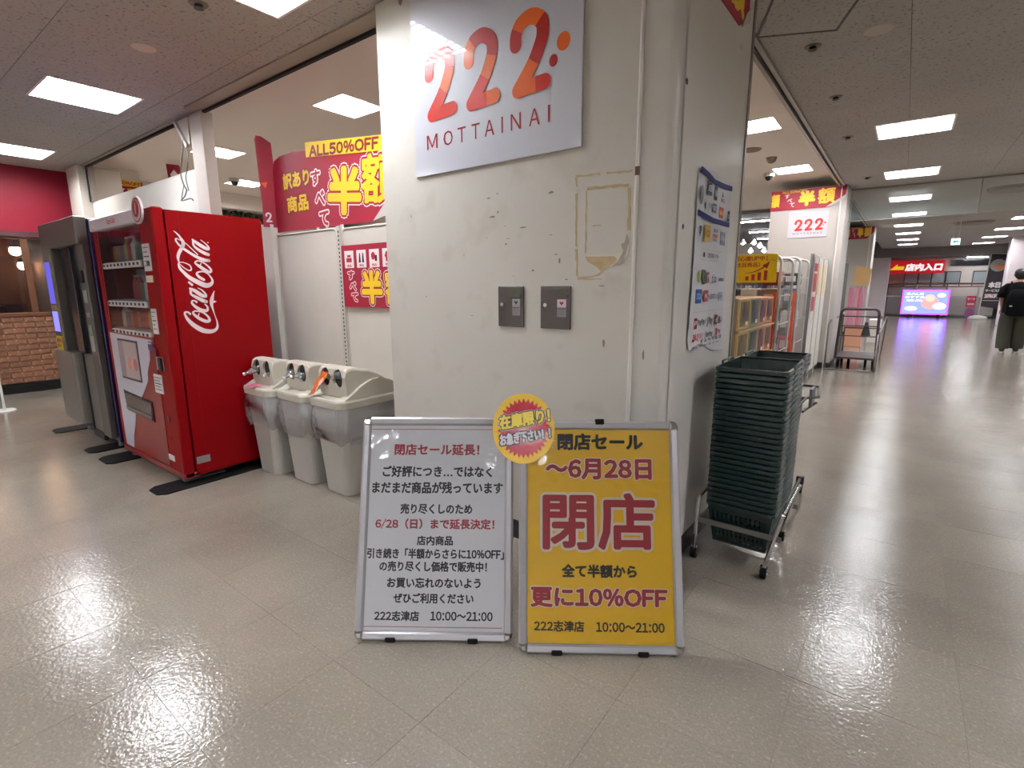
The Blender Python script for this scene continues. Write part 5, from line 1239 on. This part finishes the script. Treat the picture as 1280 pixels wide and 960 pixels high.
# second and third columns with banners
def column(x0, x1, y, d, names, sign=True):
    t = thing('pillar', names, 'column', (0,0,0), kind='structure')
    MB().bbox(x0, x1, y, y+d, 0, CZ, .005).build('shaft', mat('far_column_paint', (178,171,164), .5), t)
    MB().bbox(x1-.09, x1-.07, y-.012, y, 0, CZ, .003).build('moulding', mat('moulding_white'), t)
    MB().box(x0-.002, x1+.004, y-.004, y+d, 0, .1).build('baseboard', base_mat, t)
column(-1.95, -.87, 9.82, .98, 'second cream column with its own banner and small sign')
column(-1.45, -.80, 17.0, 1.0, 'third cream column farther along the shop boundary')
def colbanner(x0, y, sc, label, grp):
    t = thing('column_banner', label, 'banner', (x0, y, 0), 0, grp)
    MB().prism([(0,2.585),(.85*sc,2.585),(1.05*sc,2.70),(1.07*sc,2.895),(0,2.895)], -.006, -.002).build('sheet', banred, t)
    text(t, 'ALL50%OFF', .30*sc+.04, 2.865, .36*sc, .04, inkyel, y=-.008, bold=.03, rep=4)
    text(t, '額', .07*sc, 2.745, .13*sc, .22, inkyel, y=-.008, bold=.05, rep=6)
    for i, ch in enumerate('すべて'): text(t, ch, (.24+.04*i)*sc, 2.80-.07*i, .075*sc, .065, inkwhite, y=-.008, bold=.02, rep=4)
    text(t, '半', .53*sc, 2.745, .24*sc, .24, inkyel, y=-.008, bold=.07, rep=8); text(t, '額', .80*sc, 2.76, .24*sc, .24, inkyel, y=-.008, bold=.04, rep=8)
    MB().prism([(.80*sc,2.585),(1.06*sc,2.75),(1.06*sc,2.70),(.86*sc,2.585)], -.012, -.006).build('turned_corner', mat('banner_back'), t)
    return t
colbanner(-1.95, 9.815, 1.0, 'red half-price banner wrapped across the second column top', 'banners on the far columns')
colbanner(-1.42, 16.995, .58, 'red half-price banner on the distant third column', 'banners on the far columns')
S2 = thing('shop_sign', 'small white 222 sign on the second column under banner', 'sign', (-1.66, 9.81, 2.13))
MB().bbox(0, .57, 0, .008, 0, .42, .002).build('board', mat('sign2_white', (196,194,200), .15, coat=.6), S2)
r3 = mat('sign2_red', (186,50,40), .4)
for dx in (0, -.287, -.565): digit_two(S2, dx*.52+.045-.0, [(0,10,r3)], sc=.52, oz=-.03+.0, y=-.001)
shape(S2, disc(.53,.22,.014), r3, name='logo_dot'); shape(S2, disc(.505,.185,.009), r3, name='logo_dot')
text(S2, 'M O T T A I N A I', .29, .065, .42, .03, mat('sign2_grey', (120,96,110), .5), y=-.001, bold=.02, rep=4)
# things beyond the second column
simple('display_board', 'tan wooden display board past the second column', 'board', MB().prism([(-.95,1.36),(-.64,1.36),(-.62,1.71),(-.78,1.76),(-.92,1.79)], 13.9, 13.93), mat('board_tan', (206,166,110), .6, var=.1))
hc = thing('hanging_cloth', 'row of pink cloths hanging below the tan board', 'cloth', (-.98, 13.8, 0))
for k in range(5):
    x = .02+.062*k
    MB().loft([[(x+.028*math.cos(a), .018*math.sin(a)*(1+.3*math.sin(z*9+k)), z) for a in (2*PI*q/8 for q in range(8))] for z in (.45,.8,1.1,1.26,1.30)]).build('cloth', mat('cloth_%d' % (k % 3), ((206,120,140),(196,140,170),(214,150,150))[k % 3], .7), hc)
    MB().tube([(x,0,1.30),(x,0,1.34),(x-.02,0,1.35)], .003, 4).build('hook', dark, hc)
MB().tube([(0,0,1.345),(.32,0,1.345)], .008, 6).build('rail', cage_m, hc)
MB().bbox(0, .32, .05, .3, 0, .45, .005).build('base_cabinet', mat('cabinet_peach', (206,150,120), .6), hc)
simple('partition_panel', 'dark grey edged partition before the third column', 'panel', MB().bbox(-1.08,-1.0,13.2,13.24,0,1.82,.003), mat('edge_grey'))
simple('white_cabinet', 'plain white cabinet beside the hanging pink cloths', 'cabinet', MB().bbox(-.60,-.36,15.0,15.5,0,.55,.01), white)
# guard hoops and hand trolley
gr_ = thing('guard_rail', 'low grey steel guard rail round the dark hand trolley', 'rail', (0, 9.75, 0))
gmt = mat('guard_steel', (106,98,96), .35, metal=.6)
MB().tube([(-.92,0,.013),(-.25,.02,.013)], .012, 8).build('floor_bar', gmt, gr_)
MB().tube([(-.92,0,.0),(-.92,0,.74),(-.90,.06,.80),(-.84,1.4,.86),(-.84,1.45,.0)], .014, 8).build('hoop', gmt, gr_)
MB().tube([(-.24,2.2,.0),(-.20,2.2,.74),(-.21,2.1,.78),(-.24,.5,.62),(-.25,.02,.60),(-.25,.02,.0)], .014, 8).build('hoop', gmt, gr_)
ht = thing('hand_trolley', 'dark steel hand trolley with tall hooped handle', 'trolley', (-.52, 9.95, 0))
dm = mat('trolley_dark', (56,44,46), .4, metal=.3)
r = .07; a = .25
MB().tube([(-a-.03,-.02,.18),(-a,-.12,.92)] + [(-a+r-r*math.cos(q), -.12, .92+r*math.sin(q)) for q in (PI/2*i/4 for i in range(1, 5))] + [(a-r+r*math.sin(q), -.12, .92+r*math.cos(q)) for q in (PI/2*i/4 for i in range(0, 5))] + [(a+.02,-.16,.18),(a+.02,-.18,.012)], .022, 8).build('handle_hoop', dm, ht)
for z in (.87, .72, .56): MB().tube([(-a, -.10, z), (a, -.11, z)], .010, 6).build('cross_bar', dm, ht)
MB().bbox(-.28, .28, .0, .95, .17, .20, .004).build('deck', dm, ht)
MB().tube([(-.26,.95,.2),(-.26,.95,.62),(.26,.95,.62),(.26,.95,.2)], .014, 6).build('rear_hoop', dm, ht)
for x, y in ((-.24,.1),(.24,.1),(-.12,.55),(.12,.55),(-.24,.85),(.24,.85)):
    MB().cyl((x-.018,y,.07),(x+.018,y,.07),.07,n=16).build('wheel', black_rub, ht); MB().bbox(x-.025,x+.025,y-.03,y+.03,.10,.17,.004).build('fork', dm, ht)
mb = MB(); mb.cyl((.10,-.05,.55),(.10,-.05,.78),.07,.02,n=10); mb.build('tied_bundle', mat('bundle_black', (24,20,22), .6), ht)
# deep shop ceiling and pendants
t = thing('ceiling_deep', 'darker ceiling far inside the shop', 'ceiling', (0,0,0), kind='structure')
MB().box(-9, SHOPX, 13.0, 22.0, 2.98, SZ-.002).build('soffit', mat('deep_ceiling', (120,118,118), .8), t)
for i, (x, y) in enumerate(((-3.4,14.2),(-2.75,14.2),(-3.6,17.0),(-3.9,19.5),(-5.0,17.0))):
    o = thing('batten_light', ('bright batten light deep in the shop, first of row', 'bright batten light deep in the shop beside the second column', 'batten light deep in shop, middle distance', 'farthest batten light deep inside shop', 'batten light hidden left behind the column')[i], 'light', (x, y, 2.97), 0, 'batten lights deep in the shop')
    MB().bbox(-.32, .32, -.06, .06, -.03, .01, .004).build('body', lampwhite, o); MB().bbox(-.30, .30, -.045, .045, -.045, -.03, .004).build('tube', tube_mat, o)
for i, (x, z) in enumerate(((-4.06,2.68),(-3.75,2.66),(-3.58,2.56),(-3.83,2.42),(-3.45,2.42))):
    o = thing('pendant_lamp', '%s small white cone pendant above the yellow board' % ('leftmost', 'second', 'third', 'lower left', 'lower right')[i], 'lamp', (x, 17.0, z), 0, 'white cone pendants deep in the shop')
    MB().cyl((0,0,-.06),(0,0,.08),.095,.012,16).build('shade', mat('pendant_white', (236,232,226), .4), o); MB().sphere((0,0,-.05),.04,10).build('bulb', tube_mat, o)
    MB().cyl((0,0,.08),(0,0,2.98-z),.004,n=5).build('cord', dark, o)
# ------------------------------------------------------------------ far end of the corridor
wf = tag(MB().box(-2, RX1, 30.6, 30.8, 0, 3.2).build('wall_far', mat('far_wall', (226,212,202), .6)), 'pale far wall behind the railing', 'wall', kind='structure')
tag(MB().box(-2, RX1, 27.5, 30.6, 2.55, 3.2).build('trim_5', mat('far_soffit', (104,96,94), .7)), 'dark grey soffit above the far end', 'trim', kind='structure')
pf = thing('pillar', 'white pillar at far end left of the purple screen', 'column', (0,0,0), kind='structure')
MB().bbox(-1.32, -.62, 28.2, 28.9, 0, CZ, .02).build('shaft', mat('pillar_white', (226,212,214), .4), pf)
pr = thing('pillar', 'white pillar at the right edge behind the walking person', 'column', (0,0,0), kind='structure')
MB().bbox(2.62, 3.32, 23.5, 24.2, 0, CZ, .02).build('shaft', mat('pillar_white'), pr)
es = thing('entrance_sign', 'long red sign with yellow arrow reading store entrance', 'sign', (-.74, 30.2, 0))
MB().bbox(0, 2.05, 0, .06, 1.90, 2.46, .01).build('box', mat('entrance_red', (190,20,34), .4, emit=.35), es)
shape(es, [(.08,2.06),(.36,2.32),(.36,2.22),(.62,2.22),(.60,2.06)], mat('arrow_yellow', (250,206,40), .4, emit=.4), y=-.003, name='arrow')
text(es, '店内入口', 1.32, 2.17, 1.32, .34, mat('sign_letter_white', (240,230,230), .4, emit=.6), y=-.003, bold=.06, shear=.12)
for i, (x0, x1) in enumerate(((-.05,.42),(.46,.90),(.94,1.38),(1.44,1.90),(2.35,2.85))):
    t = thing('window_%d' % (i+2), ('far window pane, leftmost under the red sign', 'far window pane, second from left', 'far window pane, middle one', 'far window pane, fourth from left', 'far window pane standing apart at the right')[i], 'window', (0, 30.55, 0), kind='structure')
    MB().box(x0, x1, -.01, .03, 1.5, 1.92).build('pane', mat('far_pane', (176,184,186), .15, coat=.3), t)
    mb = MB(); mb.box(x0-.025, x0, -.03, .04, 1.3, 1.96); mb.box(x1, x1+.025, -.03, .04, 1.3, 1.96); mb.box(x0-.02, x1+.02, -.03, .04, 1.93, 1.97); mb.build('frame', mat('frame_dark', (44,38,40), .4), t)
MB().box(1.5, 3.9, 0, .02, 2.2, 2.46).build('window_8', mat('far_dark_glass', (48,48,52), .1, coat=.5), None, (0, 30.53, 0))
tag(bpy.data.objects['window_8'], 'dark strip window right of red sign', 'window', kind='structure')
rl_ = thing('handrail', 'brown and white handrail crossing the far end', 'rail', (0, 28.9, 0))
brown = mat('handrail_brown', (120,80,62), .4)
MB().tube([(-.62,0,1.42),(3.2,0,1.42),(8.9,0,1.42)], .035, 8).build('top_bar', brown, rl_); MB().tube([(-.62,0,1.30),(8.9,0,1.30)], .02, 8).build('second_bar', brown, rl_); MB().tube([(-.62,0,.88),(8.9,0,.88)], .03, 8).build('lower_bar', white, rl_)
for k in range(10):
    x = -.60+1.02*k; MB().cyl((x,0,0),(x,0,1.42),.022,n=8).build('post', white if k % 2 else gmt, rl_)
gpm = film('rail_glass', (150,150,150), .25, gloss=.6)
for k in range(9): MB().box(-.57+1.02*k, .39+1.02*k, .0, .01, .08, .84).build('glass_panel', gpm, rl_)
tag(MB().box(-2, RX1, 29.1, 30.6, .0, .05).build('trim_6', mat('kerb_grey', (110,104,102), .6)), 'grey kerb behind the handrail', 'trim', kind='structure')
for i, x in enumerate((2.3, 4.8, 7.2)):  # the two right ones lie out of view, added to brighten the far wall
    o = thing('batten_light', ('batten light under the far dark soffit, above pink sign', 'added unseen batten light under far soffit, right of the tall banner', 'added unseen batten light under the far soffit, rightmost')[i], 'light', (x, 29.5, 2.55), 0, 'batten lights at the far end')
    MB().bbox(-.35, .35, -.06, .06, -.03, .0, .004).build('body', lampwhite, o); MB().bbox(-.33, .33, -.045, .045, -.045, -.03, .004).build('tube', tube_mat, o)
# illuminated screen
ms = thing('display_screen', 'purple lit advertising screen on the floor by railing', 'screen', (-.05, 28.45, .12), 0, rot=(-.10, 0, 0))
MB().bbox(0, 1.60, 0, .10, 0, 1.06, .02).build('cabinet', mat('screen_cabinet', (60,40,90), .4), ms)
mb = MB(); mb.box(0, 1.6, -.012, 0, 0, .045); mb.box(0, 1.6, -.012, 0, 1.015, 1.06); mb.box(0, .045, -.012, 0, .045, 1.015); mb.box(1.555, 1.6, -.012, 0, .045, 1.015)
mb.build('lit_frame', emis('frame_violet', (150,60,255), 2.6), ms)
MB().box(.05, 1.55, -.006, 0, .05, 1.01).build('picture', emis('screen_lilac', (120,130,225), 1.5), ms)
def em(c, s=1.5): return emis('em_%d_%d_%d' % c, c, s)
shape(ms, disc(.98,.50,.30,.26), em((226,130,130)), y=-.009, name='picture_patch'); shape(ms, disc(.96,.70,.17,.15), em((240,160,140)), y=-.011, name='picture_patch')
shape(ms, disc(1.30,.36,.22,.14), em((226,220,240)), y=-.010, name='picture_patch'); shape(ms, disc(1.33,.82,.14,.09), em((210,216,250)), y=-.010, name='picture_patch'); shape(ms, disc(.35,.25,.22,.10), em((220,180,220)), y=-.010, name='picture_patch')
for z, w in ((.88,.60),(.74,.66),(.60,.56)): text(ms, ('SALE', 'おすすめ', '商品')[round((.88-z)/.14)], .44, z, w, .09, em((226,232,255)), y=-.010, bold=.03, rep=4)
for x in (.3, 1.3): MB().bbox(x-.05, x+.05, -.1, .3, -.11, .0, .01).build('foot', dark, ms)
# banner stand, small pink sign
nb = thing('nobori_banner', 'tall dark food banner on a white pole and round base', 'banner', (2.48, 28.0, 0))
MB().loft([[(rr*math.cos(a), rr*math.sin(a), z) for a in (2*PI*k/20 for k in range(20))] for rr, z in ((.30,.0),(.31,.05),(.24,.12),(.06,.16))]).build('base', white, nb)
MB().cyl((0,0,.14),(.10,0,2.62),.018,n=8).build('pole', white, nb); MB().cyl((.08,0,2.58),(.66,0,2.55),.012,n=6).build('top_arm', white, nb)
MB().prism([(.03,.52),(.58,.42),(.68,2.52),(.12,2.56)], -.012, -.006).build('cloth', mat('nobori_dark', (40,26,34), .6), nb)
MB().prism(disc(.36,2.12,.24,.24), -.016, -.012).build('dish_print', mat('dish_grey', (150,146,140), .5, var=.3, vscale=14), nb); MB().prism(disc(.42,2.05,.16,.10), -.020, -.016).build('food_print', mat('food_orange', (196,110,60), .5, var=.3, vscale=20), nb)
text(nb, '本日', .34, 1.36, .36, .24, inkwhite, y=-.014, bold=.07); text(nb, 'サービス品', .32, 1.14, .44, .11, inkwhite, y=-.014, bold=.04); text(nb, '10%OFF', .31, .93, .44, .17, mat('nobori_pink', (226,200,206), .5), y=-.014, bold=.07)
MB().box(.06,.54,-.014,-.012,.74,.755).build('rule_line', inkwhite, nb)
ps = thing('small_floor_sign', 'small pink floor sign between screen and tall banner', 'sign', (2.10, 28.6, 0))
MB().bbox(0, .30, 0, .04, .45, .92, .01).build('panel', mat('pink_panel', (206,60,90), .5), ps); MB().prism(disc(.14,.22,.14,.22), 0, .05).build('round_base', mat('mauve_panel', (150,80,130), .5), ps)
text(ps, 'セール', .15, .80, .24, .09, inkwhite, y=-.003, bold=.05); rect(ps, .04, .26, .55, .62, inkwhite, y=-.003)
tb = thing('side_table', 'low white topped table behind the tall banner', 'table', (2.75, 28.25, 0))
MB().bbox(0, .75, 0, .4, .62, .68, .01).build('table_top', white, tb); MB().bbox(.2,.6,.15,.25,.0,.62,.01).build('leg', dark, tb)
# exit sign
ex = thing('exit_sign', 'small lit green and white exit sign with left arrow', 'sign', (.736, 16.0, 2.27))
MB().bbox(0, .175, 0, .05, 0, .155, .006).build('case', mat('exit_case', (200,204,204), .4), ex)
MB().box(.006, .169, -.003, 0, .006, .149).build('face', emis('exit_face', (216,244,240), 1.3), ex)
shape(ex, [(.03,.078),(.075,.118),(.075,.095),(.145,.095),(.145,.062),(.075,.062),(.075,.038)], emis('exit_green', (30,150,130), .9), y=-.005, name='arrow')
for x in (.04, .135): MB().cyl((x,.025,.155),(x,.025,.63),.006,n=6).build('hanger', white, ex)
# ------------------------------------------------------------------ walking person seen from behind
def skin(name, nodes, edges, m, parent, sub=2, root=0):
    me = bpy.data.meshes.new(name); me.from_pydata([n[:3] for n in nodes], edges, []); o = link(name, me, m, parent)
    md = o.modifiers.new('skin', 'SKIN'); md.use_smooth_shade = True
    for i, n in enumerate(nodes):
        rx, ry = (n[3], n[4]) if len(n) > 4 else (n[3], n[3]); me.skin_vertices[0].data[i].radius = (rx, ry); me.skin_vertices[0].data[i].use_root = (i == root)
    o.modifiers.new('sub', 'SUBSURF').levels = sub; o.modifiers['sub'].render_levels = sub
    return o
PN = thing('person', 'person with black hair, black shirt and backpack walking away', 'person', (1.83, 14.43, 0), -.12)
skn = mat('skin', (176,130,112), .55)
nodes = [(0,0,.93,.12),(0,0,1.08,.12),(0,-.01,1.25,.14),(0,-.01,1.37,.10),(0,0,1.44,.052),(0,.015,1.50,.06),(0,.02,1.57,.082),(0,.02,1.625,.05),
 (-.17,-.01,1.36,.055),(-.235,-.03,1.12,.044),(-.215,.08,.96,.036),(-.205,.13,.90,.028),
 (.17,-.01,1.36,.055),(.23,-.02,1.12,.044),(.22,.10,.95,.036),(.21,.15,.89,.028),
 (-.095,0,.86,.095),(-.11,.04,.48,.062),(-.10,-.03,.10,.042),(-.10,.09,.04,.035),
 (.095,0,.86,.095),(.10,.10,.48,.062),(.09,.12,.10,.042),(.09,.24,.04,.035)]
edges = [(0,1),(1,2),(2,3),(3,4),(4,5),(5,6),(6,7),(3,8),(8,9),(9,10),(10,11),(3,12),(12,13),(13,14),(14,15),(0,16),(16,17),(17,18),(18,19),(0,20),(20,21),(21,22),(22,23)]
for s, wi in ((-1, 11), (1, 15)):       # palm, four fingers and thumb
    wx, wy, wz = nodes[wi][:3]
    p = len(nodes); nodes.append((wx, wy+.035, wz-.045, .026)); edges.append((wi, p))
    for f, (dx, ln) in enumerate(((-.024,.060),(-.008,.070),(.008,.066),(.022,.052))):
        a = len(nodes); nodes += [(wx+dx, wy+.05, wz-.075, .009), (wx+dx, wy+.052, wz-.075-ln*.5, .0085), (wx+dx, wy+.040, wz-.075-ln, .007)]
        edges += [(p, a), (a, a+1), (a+1, a+2)]
    a = len(nodes); nodes += [(wx-s*.032, wy+.055, wz-.045, .010), (wx-s*.040, wy+.072, wz-.072, .008)]; edges += [(p, a), (a, a+1)]
skin('body', nodes, edges, skn, PN, 1)
blk = mat('shirt_black', (12,11,13), .9, spec=.1); olv = mat('trousers_olive', (48,46,34), .85, bump=.3, bscale=30); hairm = mat('hair_black', (12,10,10), .55)
def ell(cx, cy, z, rx, ry, n=20): return [(cx+rx*math.cos(2*PI*k/n), cy+ry*math.sin(2*PI*k/n), z) for k in range(n)]
MB().loft([ell(0,0,.80,.205,.15),ell(0,0,.95,.21,.155),ell(0,-.01,1.10,.20,.145),ell(0,-.01,1.25,.215,.145),ell(0,-.01,1.34,.215,.125),ell(0,-.005,1.395,.15,.095),ell(0,0,1.43,.072,.068)], smooth=True).build('shirt', blk, PN)
for s in (-1, 1):
    MB().loft([[(s*.15+q[0]*1, q[1], q[2]) for q in ell(0,-.01,1.385,.05,.07,14)], [(s*.205+q[0], q[1], q[2]) for q in ell(0,-.015,1.30,.075,.085,14)], [(s*.235+q[0], q[1], q[2]) for q in ell(0,-.025,1.16,.075,.08,14)], [(s*.243+q[0], q[1], q[2]) for q in ell(0,-.02,1.10,.07,.075,14)]], smooth=True).build('sleeve', blk, PN)
MB().loft([ell(0,0,.70,.205,.15),ell(0,0,.86,.20,.15),ell(0,0,.92,.195,.145)], smooth=True).build('trouser_seat', olv, PN)
for s, ky, fy in ((-1, .03, -.02), (1, .09, .13)):
    MB().loft([ell(s*.098,0,.78,.115,.14),ell(s*.108,ky*.6,.60,.118,.13),ell(s*.112,ky,.44,.112,.12),ell(s*.108,(ky+fy)/2,.25,.11,.12),ell(s*.105,fy,.10,.105,.125),ell(s*.105,fy,.075,.10,.12)], smooth=True).build('trouser_leg', olv, PN)
    mb = MB()
    sec = []
    for y, w, h in ((-.11,.036,.06),(-.07,.045,.085),(.0,.047,.09),(.08,.05,.06),(.14,.045,.045),(.17,.025,.03)):
        sec.append([(s*.103+w*math.cos(a), fy+y, .012+h/2+h/2*math.sin(a)) for a in (2*PI*k/12 for k in range(12))])
    mb.loft(sec, smooth=True).build('shoe', mat('shoe_black', (22,20,20), .5), PN)
    MB().loft([[(s*.103+w*.9*math.cos(a), fy+.03+l*math.sin(a), z) for a in (2*PI*k/16 for k in range(16))] for w, l, z in ((.05,.145,0),(.052,.148,.018))]).build('shoe_sole', white, PN)
hs = []
for z, rx, ry, cy in ((1.465,.045,.03,-.035),(1.49,.075,.065,-.02),(1.53,.098,.098,.0),(1.58,.106,.112,.008),(1.625,.100,.108,.010),(1.655,.078,.085,.012),(1.672,.04,.045,.012),(1.676,.005,.005,.012)): hs.append(ell(0, cy, z, rx, ry))
MB().loft(hs, smooth=True).build('hair', hairm, PN)
for s in (-1, 1): MB().sphere((s*.092,.03,1.545), .020, 8, 1.4).build('ear', skn, PN)
MB().sphere((0,.112,1.535),.014,8,1.3).build('nose', skn, PN)
for s in (-1, 1): MB().sphere((s*.03,.096,1.56),.010,8).build('eye', white, PN)
MB().box(-.02,.02,.098,.102,1.503,1.508).build('mouth', mat('lip', (150,80,76), .5), PN)
bgm = mat('backpack_black', (7,7,9), .8, spec=.1)
BP = MB().loft([[(x*1.0, y, z) for x, y, _ in rrect(.02,-.20,w,d,.05,0,3)] for w, d, z in ((.22,.08,.74),(.34,.15,.78),(.37,.17,.95),(.35,.16,1.12),(.28,.11,1.24),(.18,.06,1.27))], smooth=True).build('backpack', bgm, PN)
for s in (-1, 1): MB().tube([(s*.11,-.14,1.24),(s*.12,-.10,1.40),(s*.12,.05,1.42),(s*.14,.13,1.25)], .018, 6).build('shoulder_strap', bgm, PN)
MB().bbox(-.10,-.06,-.292,-.283,.93,.95,.002).build('bag_tag', mat('tag_pale', (190,186,180), .4), BP)
